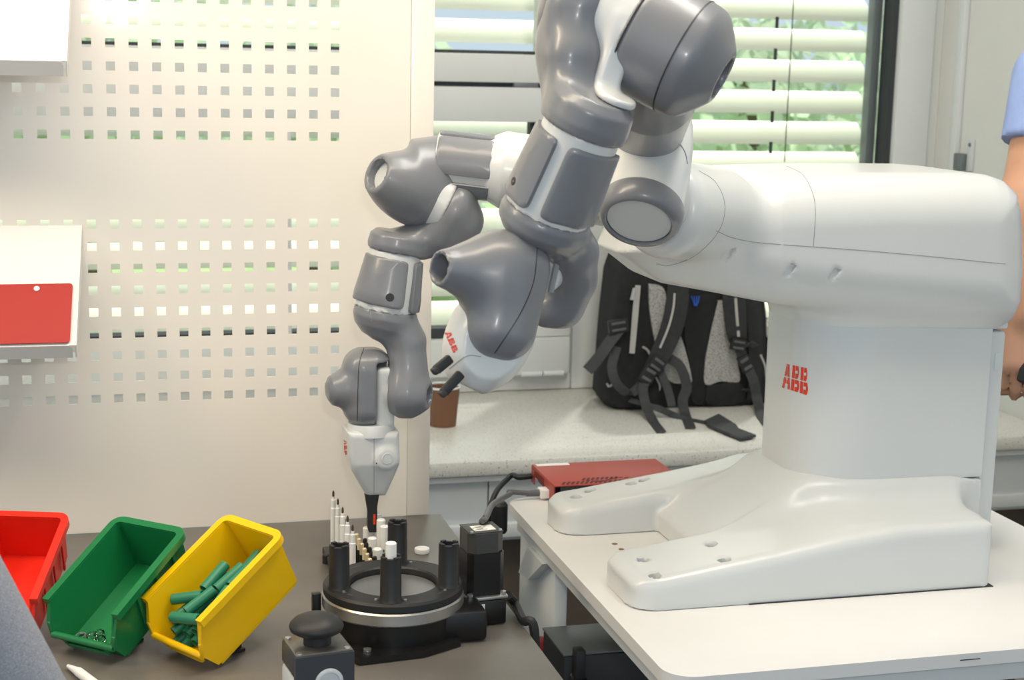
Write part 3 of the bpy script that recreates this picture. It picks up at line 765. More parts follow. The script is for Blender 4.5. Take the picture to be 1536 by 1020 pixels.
tr_, TR, RR = make_bin((-0.1345, 1.846, 0.7585), -0.30, 0.47, (.1, .158, .064), M_BRED, 'red storage bin partly hidden behind the grey sleeve')
M_GTUBE = mat('green_pen_tube', (44, 128, 98), 0.4, var=0.04)
def hollow(name, a, b, r, ri, m, label, cat, group, seg=20):
    a = np.asarray(a, float); L = np.linalg.norm(b-a)
    o = lathe(name, a, b-a, [(0, ri), (0, r), (L, r), (L, ri), (L-.012, ri*.98), (.012, ri*.98), (0, ri)], m, None, seg)
    return tag(o, label, cat, group)
TL_ = [(-.030, .030, .0085, 8), (-.016, .029, .0085, -4), (.004, .030, .0085, 70), (.032, .036, .0085, 12), (-.031, .070, .0085, 5), (-.014, .074, .0085, -6), (.004, .072, .0085, 4), (.022, .076, .0085, 10), (.036, .082, .0085, 0),
       (-.026, .112, .0085, 3), (-.008, .116, .0085, -8), (.010, .118, .0085, 5), (.028, .122, .0085, 2),
       (-.022, .050, .0230, 62), (.000, .052, .0232, 14), (-.012, .088, .0230, -5), (.010, .094, .0230, 8), (.028, .060, .0230, -12), (.004, .024, .0235, 76), (.024, .104, .0232, 4)]
TL_ = [(x, y, z+(.0285 if z > .02 else 0), a) for x, y, z, a in TL_]
TM_ = [(-.028, .036, .0230, 10), (-.010, .040, .0232, 2), (.010, .034, .0230, -6), (.030, .040, .0232, 4), (-.028, .080, .0230, -3), (-.010, .084, .0232, 4), (.009, .080, .0230, 0), (.028, .086, .0232, 6), (-.016, .124, .0230, 4), (.004, .126, .0232, -4), (.024, .124, .0230, 3)]
TM2 = [(-.026, .040, .0375, 14), (-.008, .044, .0375, 3), (.012, .040, .0375, -10), (.032, .044, .0375, 5), (-.024, .086, .0375, -4), (-.005, .088, .0375, 6), (.014, .086, .0375, 2), (.032, .090, .0375, 5), (.002, .126, .0375, -3), (.020, .124, .0375, 5)]
TW = ('lying at the front lip', 'near the front of the heap', 'lying crosswise at the lip', 'at the right front', 'along the left wall', 'left of the middle', 'in the middle of the bottom layer', 'right of the middle', 'along the right wall',
      'at the left rear', 'in the rear left half', 'in the rear right half', 'in the rear right corner', 'crosswise on top of the heap', 'on top at the centre', 'on top behind the centre', 'on top toward the rear', 'on top at the right', 'on top above the front lip', 'topmost at the rear')
TWM = ['buried in the lower part of the heap']*len(TM_); TWM2 = ['half covered in the upper part of the heap']*len(TM2)
for (x, y, z, an), w_ in zip(TL_+TM_+TM2, list(TW)+TWM+TWM2):
    d = A(math.sin(math.radians(an)), math.cos(math.radians(an)), 0)*.0205
    hollow('green_tube', TY(*(A(x, y, z)-d)), TY(*(A(x, y, z)+d)), .0066, .0048, M_GTUBE, 'green tube in the yellow bin, %s' % w_, 'tube', 'green pen tubes in the yellow bin')
M_CLEAR = glass_mat('clear_plastic', (0.86, 0.93, 0.9), 1.5)
for k, (x, y, w_) in enumerate(((-.030, .020, 'leftmost'), (-.016, .024, 'second from the left'), (-.008, .030, 'middle'), (.000, .022, 'fourth from the left'), (.022, .024, 'rightmost'))):
    a = TG(x, y, .0028); ax = RG@nrm(A(.25*math.sin(k*2), .2*math.cos(k), 1)); pts = []
    rr = .0058; fr = frame_z(ax); V, Fc = [], []
    for i in range(24):
        th = 2*math.pi*i/24; c = a+fr@A(rr*math.cos(th), rr*math.sin(th), .003); e = fr@A(math.cos(th), math.sin(th), 0)
        for j in range(6): ph = 2*math.pi*j/6; V.append(c+.0013*(math.cos(ph)*e+1.6*math.sin(ph)*fr[:, 2]))
    for i in range(24):
        for j in range(6): Fc.append((i*6+j, ((i+1) % 24)*6+j, ((i+1) % 24)*6+(j+1) % 6, i*6+(j+1) % 6))
    tag(mk('clear_ring', V, Fc, M_METAL if k == 0 else M_CLEAR), 'small %s ring in the green bin, %s of five' % ('shiny' if k == 0 else 'clear', w_), 'ring', 'small rings in the green bin')
# white pen at the lower left
pt = PZ(102, 999, ZB+.005); p2 = PZ(118, 1008, ZB+.006); p3 = PZ(150, 1032, ZB+.006)
wp = thing('white_pen', (p2[0], p2[1], ZB), 'white pen lying on the workbench below the green bin', 'pen')
tube('barrel', [p2, p3+(p3-p2)*1.6], .0056, M_WHITEP, wp, 16); tube('nib_cone', [p2, pt], [.0052, .0022], M_WHITEP, wp, 14); tube('nib', [pt, pt+nrm(pt-p2)*.003], .001, mat('brown_nib', (120, 70, 50), .5), wp, 8)

# ------------------------------------------------------------------ rotary fixture with stepper motor
fp = PZ(603, 984, ZB); RT = .088; cT = A(fp[0]+.0045, fp[1]+RT-.003, ZB)
rt = thing('rotary_fixture', cT, 'round black and silver rotary fixture with four upright tube holders and a motor', 'fixture')
Zc = A(0, 0, 1.0)
lathe('base_drum', cT, Zc, [(0.001, 0), (.001, .082), (.034, .082), (.036, .080), (.036, 0)], M_BLACK, rt, 64)
lathe('metal_ring', cT+Zc*.0362, Zc, [(0, .05), (0, .0865), (.002, .088), (.0145, .088), (.0165, .0862), (.0165, .05), (0, .05)], M_METAL, rt, 72)
rtop = .0648
lathe('holder_ring', cT+Zc*.0528, Zc, [(0, .055), (0, .0855), (.0015, .0868), (.009, .0868), (.012, .0845), (.012, .0565), (.010, .0545), (0, .055)], M_BLACKM, rt, 72)
lathe('turntable_disc', cT+Zc*.0526, Zc, [(0, 0), (0, .054), (.003, .0535), (.0032, 0)], mat('satin_steel_disc', (150, 152, 154), 0.35, 0.7, var=0.05), rt, 64)
zt = ZB+rtop
posts = [((507, 882), 'left'), ((585, 908), 'front'), ((677, 879), 'right'), ((594, 852), 'back')]
PC = []
for (u, v), _ in posts:
    q = PZ(u, v, zt); d = q-A(cT[0], cT[1], zt); d = nrm(d)*.0705; PC.append(A(cT[0], cT[1], zt)+d)
for c in PC:
    hp = .054
    po = lathe('tube_holder', c+A(0, 0, .0002), Zc, [(0, 0), (0, .0150), (.004, .0130), (hp, .0126), (hp, .0084), (.015, .0084), (.015, 0)], M_BLACKM, rt, 10, 50)
    for k in range(4):
        an = math.pi/2*k+.5; d = A(math.cos(an), math.sin(an), 0)
        box('notch_tab', c+d*.0105+A(0, 0, hp+.0008), (.0022, .0034, .0012), M_BLACKM, po, np.stack([d, np.cross(Zc, d), Zc], 1), .0006)
    for k in (-1, 1):
        d = nrm(np.cross(Zc, c-A(cT[0], cT[1], zt)))*k; lathe('screw', c+d*.0175, Zc, [(0, .0022), (.0018, .002), (.0024, 0)], M_METAL, po, 10)
# engraved marks on the holder ring
for an in np.radians([250, 258, 266, 312, 320, 327, 205, 212, 120, 126, 60, 66]):
    d = A(math.cos(an), math.sin(an), 0); e = np.cross(Zc, d)
    for s_ in (-.0045, -.0015, .0015, .0045)[:3 if an > 4 else 4]:
        box('engraving', A(cT[0], cT[1], zt+.0001)+d*.072+e*s_, (.0022, .0009, .0001), M_INK, rt, np.stack([d, e, Zc], 1), 0)
# side blocks, base plate and foot
span('gear_housing', (cT[0]+.050, cT[1]-.062, ZB+.001), (cT[0]+.107, cT[1]-.004, ZB+.040), M_BLACK, rt, .006)
fl = PZ(545, 998, ZB)
mk('base_foot', *prism_geo([(-.005, -.005), (.075, .004), (.125, .03), (.125, .10), (0, .10), (-.018, .02)], A(fl[0], fl[1]+.003, ZB), A(1, 0, 0), A(0, 1, 0), Zc, .001, .009), M_BLACK, rt, False)
lathe('foot_bolt', A(fl[0]+.008, fl[1]+.02, ZB+.0092), Zc, [(0, .005), (.003, .005), (.004, 0)], M_METAL, rt, 12)
span('index_tab', (cT[0]-.099, cT[1]+.012, ZB+.001), (cT[0]-.088, cT[1]+.022, ZB+.05), M_BLACK, rt, .001)
# stepper motor
mc = PZ(729, 942, ZB); mc = A(mc[0], mc[1]+.034, ZB); fm = bin_frame(math.radians(6), 0); hw = .0245
gb = box('gearbox', mc+Zc*.0175, (.026, .029, .0165), M_BLACK, rt, fm, .003)
lb = A(mc[0]-.004, mc[1], ZB); lf = fm@A(0, -1, 0)
box('warning_label', mc+fm@A(-.010, -.0293, .019), (.006, .0004, .011), M_PAPER, gb, fm@bin_frame(0, 0), 0)
for k in range(3): box('print_line', mc+fm@A(-.0125+.003*k, -.0298, .020), (.0005, .0002, .006), M_INK, gb, fm, 0)
fl_ = box('mount_flange', mc+Zc*.0366, (.0275, .029, .0022), M_METAL, rt, fm, .001)
for sx in (-1, 1):
    lathe('flange_screw', mc+fm@A(sx*.022, -.024, .039), Zc, [(0, .004), (.004, .004), (.005, 0)], M_METAL, fl_, 12)
oc = [(-1, -.72), (-.72, -1), (.72, -1), (1, -.72), (1, .72), (.72, 1), (-.72, 1), (-1, .72)]
mk('motor_body', *prism_geo([(x*hw, y*hw) for x, y in oc], mc, fm[:, 0], fm[:, 1], Zc, .039, .094), M_BLACK, rt, False)
oc2 = [(-1, -.6), (-.6, -1), (.6, -1), (1, -.6), (1, .6), (.6, 1), (-.6, 1), (-1, .6)]
M_CAP = mat('dark_grey_motor_cap', (66, 67, 66), 0.45, 0.2, var=0.06)
cp = mk('motor_cap', *prism_geo([(x*hw*.97, y*hw*.97) for x, y in oc2], mc, fm[:, 0], fm[:, 1], Zc, .0943, .120), M_CAP, rt, False)
box('cap_plate', mc+Zc*.1207, (.0225, .0210, .0006), M_CAP, cp, fm, .0004)
box('type_label', mc+fm@A(.001, -.003, .1216), (.0140, .0105, .0003), M_PAPER, cp, fm, 0)
for k in range(4): box('print_line', mc+fm@A(-.004, -.010+.0042*k, .1220), (.0045 if k % 2 else .0085, .0008, .0001), M_INK, cp, fm, 0)
for sx in (-1, 1): lathe('cap_screw', mc+fm@A(sx*.019, -.018, .1213), Zc, [(0, .0022), (.002, .002), (.0025, 0)], M_METAL, cp, 10)
lathe('side_bolt', mc+fm@A(-.034, .006, .075), fm@A(-1, 0, 0), [(0, .006), (.006, .006), (.007, 0)], M_METAL, rt, 12)
# white tube in the front holder
def solid_tube(name, base, h, r, m, label, cat, group, top=None, seg=18):
    return tag(lathe(name, base, Zc, [(0, 0), (0, r), (h-.0012, r), (h, r-.0012), (h-.0005, 0)], m, None, seg), label, cat, group)
wt_ = solid_tube('white_tube', PC[1]+A(0, 0, .0155), .057, .0066, M_WHITEP, 'white pen tube standing in the front holder of the rotary fixture', 'tube', None)
M_GREENINK = mat('green_print', (40, 120, 80), .6)
# flat white cap on the bench
q = PZ(633, 829, ZB); tag(lathe('bottle_cap', A(q[0], q[1], ZB+.0005), Zc, [(0, 0), (0, .0105), (.004, .0112), (.0065, .0105), (.007, 0)], M_WHITEP, None, 28), 'small flat white cap lying on the bench behind the fixture', 'cap')
q = PZ(489, 845, ZB); tag(lathe('black_push_pin', A(q[0], q[1], ZB+.0005), Zc, [(0, 0), (0, .005), (.012, .005), (.0135, .003), (.0135, 0)], M_BLACKM, None, 16), 'tiny black peg on the bench left of the fixture', 'peg')
# ------------------------------------------------------------------ pen parts waiting in a rack behind the fixture
ra = PZ(497, 800, ZB); 
def row(u0, v0, u1, v1, z, n): 
    a, b = PZ(u0, v0, z), PZ(u1, v1, z); return [a+(b-a)*k/(n-1) for k in range(n)]
rk_lo = A(1e9, 1e9, 0); rk_hi = A(-1e9, -1e9, 0)
zr = ZB+.012; R1 = row(500, 736, 529, 787, ZB+.098, 5); R2 = row(535, 801, 559, 846, ZB+.056, 7); R3 = row(547.6, 808, 566, 842, ZB+.052, 6); R4 = row(566, 770, 577, 789, ZB+.076, 3); R5 = row(551, 790, 566, 822, ZB+.06, 3); R6 = row(525, 820, 536, 846, ZB+.045, 3)
allp = np.array(R1+R2+R3+R4+R5+R6); lo, hi = allp.min(0)-.014, allp.max(0)+.014
rack = thing('parts_rack', A((lo[0]+hi[0])/2, (lo[1]+hi[1])/2, ZB), 'low black rack block behind the rotary fixture, full of pen parts', 'rack')
span('block', (lo[0], lo[1], ZB+.001), (hi[0], hi[1], zr), M_BLACKM, rack, .002)
M_BROWN = mat('dark_bronze_tip', (92, 70, 56), .4, .5); M_BRASS = mat('pale_brass', (222, 205, 168), .4, .15, var=.05)
nth = ('rearmost', 'second from the rear', 'third from the rear', 'fourth from the rear', 'fifth from the rear', 'sixth from the rear', 'seventh from the rear')
def at(p, z=zr+.0005): return A(p[0], p[1], z)
for k, p in enumerate(R1):
    b = at(p); t = thing('pen_refill', b, 'white refill with dark metal tip, left row of rack, %s' % (nth[k] if k < 4 else 'nearest'), 'refill', 'tall white refills in the rack')
    lathe('barrel', b, Zc, [(0, 0), (0, .0042), (.060, .0042), (.061, .0034), (.072, .0034), (.073, .0024), (.077, .0022), (.077, 0)], M_WHITEP, t, 14)
    lathe('tip', b+Zc*.0771, Zc, [(0, .0016), (.006, .0016), (.0085, .0006), (.009, 0)], M_BROWN, t, 10)
for k, p in enumerate(R2):
    b = at(p); t = thing('brass_tipped_refill', b, 'black refill with a pale brass top in the rack, %s' % (nth[k] if k < 6 else 'nearest'), 'refill', 'brass topped refills in the rack')
    lathe('barrel', b, Zc, [(0, 0), (0, .0028), (.028, .0028), (.028, 0)], M_BLACK, t, 12); lathe('brass_top', b+Zc*.0282, Zc, [(0, .0030), (.015, .0030), (.016, .002), (.016, 0)], M_BRASS, t, 12)
for k, p in enumerate(R6):
    b = at(p); tag(lathe('brass_sleeve', b, Zc, [(0, 0), (0, .003), (.032, .003), (.033, .002), (.033, 0)], M_BRASS, None, 12), 'short pale brass sleeve in the rack beside the white refills, %s' % (('rearmost', 'middle', 'nearest')[k]), 'sleeve', 'short brass sleeves in the rack')
for k, p in enumerate(R3):
    tag(lathe('black_pin', at(p), Zc, [(0, 0), (0, .0030), (.038, .0030), (.040, .002), (.040, 0)], M_BLACK, None, 12), 'slim black pin right of the brass topped refills, %s' % (nth[k] if k < 5 else 'nearest'), 'pin', 'black pins in the rack')
for k, p in enumerate(R4):
    w4_ = solid_tube('white_tube', at(p), .064, .0062, M_WHITEP, 'white pen tube in the rack right of the black gripper finger, %s' % (('rearmost', 'middle', 'nearest')[k]), 'tube', 'white tubes right of the finger')
if True:
    p_ = at(R4[-1]); td = nrm((CP-p_)*A(1, 1, 0)); ts_ = np.cross(Zc, td); pr_o = ORG[w4_]
    for k in range(3):
        c = p_+td*.0063-ts_*.001+Zc*(.030-.0055*k); box('green_print', c, (.0011, .0002, .0019), M_GREENINK, w4_, np.stack([ts_, td, Zc], 1), 0)
for k, p in enumerate(R5): solid_tube('white_tube', at(p), .047, .0062, M_WHITEP, 'white pen tube in the rack under the black gripper finger, %s' % (('rearmost', 'middle', 'nearest')[k]), 'tube', 'white tubes under the finger')

# ------------------------------------------------------------------ emergency stop box
ze = ZB+.082
c4 = [PZ(u, v, ze) for u, v in ((427, 962), (443, 986.5), (531, 974.5), (515, 951.5))]
ce = sum(c4)/4; ex = nrm((c4[2]-c4[1])+(c4[3]-c4[0])); ex[2] = 0; ex = nrm(ex); ey = np.cross(Zc, ex); FE = np.stack([ex, ey, Zc], 1)
hx = np.linalg.norm(c4[2]-c4[1])/2; hy = abs((c4[0]-c4[1])@ey)/2; hy = max(hy, .030)
ce = (c4[1]+c4[2])/2+ey*hy
es = thing('stop_button_box', A(ce[0], ce[1], ZB), 'grey box with a black mushroom push button at the bottom edge', 'push button')
M_LGREY = mat('light_grey_housing', (206, 212, 216), 0.45, var=0.02); M_DGREY = mat('anthracite_housing', (62, 66, 72), 0.42, var=0.04); M_TOPP = mat('satin_grey_plate', (120, 118, 114), 0.28, 0.55, var=0.04)
box('lower_housing', A(ce[0], ce[1], ZB+.0275), (hx, hy, .0265), M_LGREY, es, FE, .004)
# dark upper housing with an arch cut in the front for the cable entry
up = []
for k in range(9): th = math.pi*k/8; up.append((-.021*math.cos(th)+.004, -.0225+.021*math.sin(th)*.8))
up = [(x, y+.007) for x, y in up]
pl = [(-hx, -.0105), (-.024, -.0125)]+up+[(.032, -.0105), (hx, -.0090), (hx, .0255), (-hx, .0255)]
box('upper_housing', A(ce[0], ce[1]+0, ZB+.0680)+ey*.004, (hx, hy-.004, .0128), M_DGREY, es, FE, .003)
mk('front_shell', *prism_geo(pl, A(ce[0], ce[1], ZB+.0555)-ey*hy, ex, Zc, -ey, -.006, .0015), M_DGREY, es, False)
box('top_plate', A(ce[0], ce[1], ze-.0003), (hx-.001, hy-.001, .0012), M_TOPP, es, FE, .0008)
for sx, sy in ((-1, -1), (1, -1), (1, 1), (-1, 1)): lathe('plate_screw', A(ce[0], ce[1], ze+.001)+ex*sx*(hx-.006)+ey*sy*(hy-.006), Zc, [(0, .0035), (.001, .0032), (.0012, 0)], M_METAL, es, 12)
lathe('cable_gland', A(ce[0], ce[1], ZB+.050)-ey*(hy-.001)+ex*.004, -ey, [(0, 0), (0, .0155), (.004, .0155), (.005, .0135), (.005, .0115), (.003, .0105), (.003, 0)], M_LGREY, es, 32)
lathe('button_stem', A(ce[0], ce[1], ze+.001), Zc, [(0, .015), (.016, .0145), (.016, 0)], M_BLACKM, es, 30)
rb = 41*pxm(ce)
lathe('mushroom_button', A(ce[0]-.001, ce[1], ze+.014), Zc, [(0, 0), (0, rb*.80), (.003, rb*.96), (.0065, rb), (.0095, rb*.97), (.014, rb*.82), (.0175, rb*.58), (.0195, rb*.3), (.020, 0)], M_BLACKM, es, 48, 80)

# ------------------------------------------------------------------ white robot table
XT0 = float(PZ(758, 748, ZT)[0]); YTB = float(PZ(758, 748, ZT)[1]); YTF = float(PZ(1200, 1002, ZT)[1]); XT1 = float(PZ(1536, 790, ZT)[0])
rtb = thing('robot_table', ((XT0+XT1)/2, (YTF+YTB)/2, 0), 'white table carrying the two-armed robot', 'table')
def rrect(x0, y0, x1, y1, rs, n=8):
    out = []
    for (cx, cy, a0, r) in ((x0+rs[0], y0+rs[0], 180, rs[0]), (x1-rs[1], y0+rs[1], 270, rs[1]), (x1-rs[2], y1-rs[2], 0, rs[2]), (x0+rs[3], y1-rs[3], 90, rs[3])):
        for k in range(n+1): th = math.radians(a0+90*k/n); out.append((cx+r*math.cos(th), cy+r*math.sin(th)))
    return out
mk('tabletop', *prism_geo(rrect(XT0, YTF, XT1, YTB, (.035, .035, .03, .03)), A(0, 0, ZT), A(1, 0, 0), A(0, 1, 0), Zc, -.016, 0), M_WHITETOP, rtb, False)
mk('underframe', *prism_geo(rrect(XT0+.012, YTF+.012, XT1-.012, YTB-.012, (.03, .03, .02, .02)), A(0, 0, ZT), A(1, 0, 0), A(0, 1, 0), Zc, -.042, -.0165), M_STEELW, rtb, False)
yl1 = float(PX(813, 850, XT0+.03)[1])
for x in (XT0+.022, XT1-.04):
    lgp = span('leg_panel', (x, min(yl1, YTB-.2), .0), (x+.02, YTB-.012, ZT-.0425), M_STEELW, rtb, .002)
    span('leg', (x, YTF+.02, 0), (x+.02, YTF+.07, ZT-.0425), M_STEELW, rtb, .002) if x > XT0+.3 else None
bx = XT0+.0425
gpx = [PX(u, v, XT0+.016) for u, v in ((824, 828), (801, 812), (787, 858), (802, 868))]
mk('gusset', *prism_geo([(p[1], min(p[2], ZT-.043)) for p in gpx], A(0, 0, 0), A(0, 1, 0), A(0, 0, 1), A(1, 0, 0), XT0+.006, XT0+.0215), M_STEELW, rtb, False)
zsh = .50
span('shelf', (XT0+.045, YTF+.03, zsh-.02), (XT1-.03, YTB-.03, zsh), M_FLOOR, rtb, .002)
# scuffs on the front edge
for u in (1447,): 
    p = PZ(u, 984 if u < 1500 else 974, ZT-.008); span('edge_scuff', (p[0]-.013, YTF-.0004, ZT-.0082), (p[0]+.013, YTF+.001, ZT-.0070), M_INK, rtb, 0)
for u, v in ((922, 816), (932, 824)): p = PZ(u, v, ZT); lathe('screw_hole', p+Zc*.0001, Zc, [(0, .0042), (.0003, .0042), (.0003, 0)], mat('bronze_insert', (150, 120, 84), .5, .4), rtb, 14)
# dark device on the lower shelf
zd = .665; d0, d1 = PZ(818.6, 949, zd), PZ(843, 982, zd)
M_SLATE = mat('slate_grey_lid', (98, 106, 110), 0.35, 0.2, var=0.05)
dv = thing('control_unit', ((d0[0]+d0[0]+.36)/2, (d0[1]+d1[1])/2, zsh), 'black control unit with a grey lid on the shelf under the white table', 'control unit')
x0 = d1[0]+.003; x1 = x0+.36; y0, y1 = float(d1[1]), float(d0[1])+.02
span('case', (x0, y0, zsh+.001), (x1, y1, zd-.0035), M_BLACKM, dv, .003); span('lid', (x0-.001, y0-.001, zd-.003), (x1+.001, y1+.001, zd), M_SLATE, dv, .001)
span('light_side_strip', (x0-.0045, y0+.004, zd-.05), (x0-.0005, y1-.01, zd-.044), M_PAPER, dv, .0005)
hp_ = PY(870, 968, y0-.012); span('handle', (hp_[0]-.008, y0-.022, zd-.03), (hp_[0]+.006, y0-.002, zd+.012), M_BLACKM, dv, .002); span('handle_knob', (hp_[0]-.012, y0-.03, zd-.055), (hp_[0]+.012, y0-.002, zd-.031), M_BLACKM, dv, .004)
lathe('lid_screw', A(x0+.012, y0-.0012, zd-.03), (0, -1, 0), [(0, .003), (.0015, .003), (.002, 0)], M_METAL, dv, 10)
ra_, rb_ = A(x0+.02, y1+.03, zd-.02), A(x0+.20, y1+.06, zd+.045)
rs_ = box('red_bar', A(x0+.10, y1+.045, zsh+.066), (.10, .012, .065), mat('dark_red_metal', (140, 40, 34), .45, var=.05), None, None, .004); tag(rs_, 'dark red box standing behind the black control unit under the table', 'box')
# red perforated controller on the table
M_RBOX = mat('brick_red_enamel', (172, 66, 50), 0.45, var=0.03)
zq = ZT+.030; a0, a1 = PZ(798, 696.5, zq), PZ(836, 729, zq); ax_ = nrm((PZ(983, 688, zq)-a0)*A(1, 1, 0)); lx = np.linalg.norm(PZ(983, 688, zq)-a0); dy = a1-a0; dy = dy-(dy@ax_)*ax_; wy = np.linalg.norm(dy); ayv = dy/wy
FB = np.stack([ax_, -ayv, Zc], 1); cb = a0+ax_*lx/2+ayv*wy/2
rb_ = thing('controller_box', A(cb[0], cb[1], ZT), 'flat brick red perforated box behind the robot foot on the white table', 'electronics box')
box('cover_top', A(cb[0], cb[1], zq-.0008), (lx/2, wy/2, .0008), M_RBOX, rb_, FB, .0004)
box('black_core', A(cb[0], cb[1], ZT+.0145)+ax_*.004, (lx/2-.006, wy/2-.0015, .0132), M_BLACKM, rb_, FB, .001)
ep = []
mk('cover_end', *prism_geo([(-wy/2, .0015), (-wy/2+.018, .0015), (-wy/2+.018, .015), (wy/2-.034, .015), (wy/2-.034, .004), (wy/2-.02, .0015), (wy/2, .0015), (wy/2, .0285), (-wy/2, .0285)], A(cb[0], cb[1], ZT)-ax_*(lx/2), ayv, Zc, ax_, -.0008, .0008), M_RBOX, rb_, False)
box('white_strip', A(cb[0], cb[1], zq+.0003)-ax_*(lx/2-.032)-ayv*(wy/2-.008), (.027, .0065, .0003), M_PAPER, rb_, FB, 0)
M_SLOT = mat('dark_slot', (84, 24, 20), .6)
for k in range(14): 
    for r_, (off, ln) in enumerate(((.012, .012), (.030, .010))):
        if r_ == 1 and not 5 <= k <= 12: continue
        box('vent_slot', A(cb[0], cb[1], zq+.0002)-ax_*(lx/2-.018-.0075*k)+ayv*(wy/2-off), (.0019, ln/2*1.25, .0003), M_SLOT, rb_, FB@bin_frame(-.5, 0), 0)
for k in range(16): box('vent_slot', A(cb[0], cb[1], zq+.0002)-ax_*(lx/2-.06-.008*k)+ayv*(wy/2-.022+.008*math.sin(k*.7)), (.0028, .0014, .0003), M_SLOT, rb_, FB, 0)
for k in range(9): box('end_slot', A(cb[0], cb[1], ZT+.021)-ax_*(lx/2+.0009)+ayv*(-wy/2+.02+.0065*k), (.0002, .0012, .005), M_SLOT, rb_, FB, 0)
pc = A(cb[0], cb[1], ZT+.010)-ax_*(lx/2+.006)+ayv*(wy/2-.036)
pg = thing('cable_plug', A(pc[0], pc[1], ZT), 'white plug and grey cable running from the red box to the motor', 'cable')
box('plug', pc, (.008, .011, .007), M_WHITEP, pg, FB, .0015)
mt = mc+A(.004, .016, .1235)
pe = pc-ax_*.010
tube('cable', [pe, pe-ax_*.02+A(0, 0, .001), pe-ax_*.045+A(0, 0, .004), PY(765, 741, pe[1]-.01), PY(740, 756, (pe[1]+mt[1])/2), PY(729, 775, mt[1]), mt], .0042, M_CABLE, pg, 12)
tube('strain_relief', [pe+ax_*.004, pe-ax_*.018], [.0055, .0046], M_CABLE, pg, 12)
e0 = A(cb[0], cb[1], ZT+.012)-ax_*(lx/2+.002)-ayv*(wy/2-.006)
tag(tube('black_cable', [e0, e0-ax_*.02-A(0, 0, .001), e0-ax_*.032+A(0, .02, -.006), A(XT0-.014, YTB+.04, ZT-.03), A(XT0-.015, YTB+.05, ZT-.2)], .0045, M_CABLEK, None, 10), 'black cable dropping behind the rear corner of the white table', 'cable')
q = PY(749, 771, YTB+.02); tag(lathe('black_adapter', q-A(0, 0, .03), Zc, [(0, 0), (0, .011), (.004, .013), (.045, .013), (.05, .009), (.05, 0)], M_BLACKM, None, 20), 'small black adapter hanging at the rear corner of the white table', 'adapter')
cx = XT0+.06
for k, (ps, lab) in enumerate((([(818, 835), (826, 870), (820, 910), (813, 925)], 'outer grey cable loop hanging behind the white table leg'), ([(826, 830), (818, 865), (822, 885), (812, 900)], 'inner grey cable loop hanging behind the white table leg'))):
    pts = [PX(u, v, cx+.02*k) for u, v in ps]; pts = [A(cx+.02*k, pts[0][1], ZT-.05)]+pts
    tag(tube('loop_cable', pts, .0048, M_CABLE, None, 10), lab, 'cable')
kb = [PZ(762, 893, ZB+.03), PZ(772, 905, ZB+.012), PZ(784, 930, ZB+.008), A(XBR+.01, PZ(790, 945, ZB)[1], ZB-.01), A(XBR+.012, PZ(790, 945, ZB)[1], ZB-.2)]
tag(tube('motor_cable', kb, .006, M_CABLEK, None, 10), 'thick black cable from the motor base over the bench edge', 'cable')

# ------------------------------------------------------------------ paper cup
cb_ = PZ(667, 641, ZS); cb_ = A(cb_[0], cb_[1]+.022, ZS+.0005); s1 = pxm(cb_)
cu = thing('paper_cup', cb_, 'brown paper coffee cup with white rim on the sill behind the panel edge', 'cup')
hc = 58*s1*1.0; rb0, rt0 = 20*s1, 25*s1
lathe('cup_wall', cb_, Zc, [(0, 0), (0, rb0), (hc, rt0), (hc, rt0-.0015), (.005, rb0-.0015), (.005, 0)], mat('brown_card', (126, 88, 64), .6, var=.04), cu, 36)
lathe('rim', cb_+Zc*hc, Zc, [(0, rt0-.002), (0, rt0+.002), (.003, rt0+.0022), (.0045, rt0), (.003, rt0-.002), (0, rt0-.002)], M_WHITEP, cu, 36)

# ================================================================== the two-armed robot
M_RW = mat('robot_white_enamel', (212, 215, 215), 0.3, var=0.012, scale=6, coat=0.15)
M_RG = mat('robot_grey_cover', (122, 125, 131), 0.34, var=0.03, scale=8, bump=0.015, bscale=700, coat=0.25)
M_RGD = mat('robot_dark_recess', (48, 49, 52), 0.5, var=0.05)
M_SEAM = mat('panel_joint_grey', (150, 154, 156), 0.7, var=0.02)  # plain grey of the joint lines and the drive plate
M_LOGO = mat('red_maker_lettering', (222, 62, 36), 0.45, var=0.02)
YN, YFR, YC = 1.69, 2.135, 1.91
rob = thing('two_armed_robot', A(.87, YC, ZT), 'white two-armed robot with grey jointed arms and red lettering standing on the white table', 'robot')
XB, YB, ZB_ = A(1, 0, 0), A(0, 1, 0), A(0, 0, 1)
def xz(u, v, y): p = PY(u, v, y); return (float(p[0]), float(p[2]))
# ---- foot: two sloping legs joined by a flared middle
legprof = [(.611, ZT-.04), (1.113, ZT-.04), xz(1497, 785, YN), xz(1454, 789, YN), xz(1349, 796, YN), xz(1262, 813, YN), xz(1174, 834, YN), xz(1000, 871, YN), (.632, xz(960, 876, YN)[1]), (.611, xz(960, 876, YN)[1]-.006)]
def leg(y0, y1, dz=0.003): return s_prism([(x, z+(dz if z > ZT else 0)) for x, z in legprof], A(0, (y0+y1)/2, 0), XB, ZB_, YB, (y1-y0)/2+.02, .010)
def legr(y0, y1, r, dz=.003):
    pl_ = arc(.611+r, y0+r, r, r, 180, 270)+[(1.108, y0), (1.113, y0+.005), (1.113, y1-.005), (1.108, y1)]+arc(.611+r, y1-r, r, r, 90, 180)
    return SI(.018, leg(y0, y1, dz), s_prism(pl_, A(0, 0, ZT+.04), XB, YB, ZB_, .16, .002))
def arc(cx, cy, rx, ry, a0, a1, n=10): return [(cx+rx*math.cos(math.radians(a0+(a1-a0)*k/n)), cy+ry*math.sin(math.radians(a0+(a1-a0)*k/n))) for k in range(n+1)]
colz0 = xz(1474, 716, 1.81)[1]; XC0, XC1 = .895, xz(1474, 716, 1.81)[0]; YC0, YC1 = 1.81, 2.01
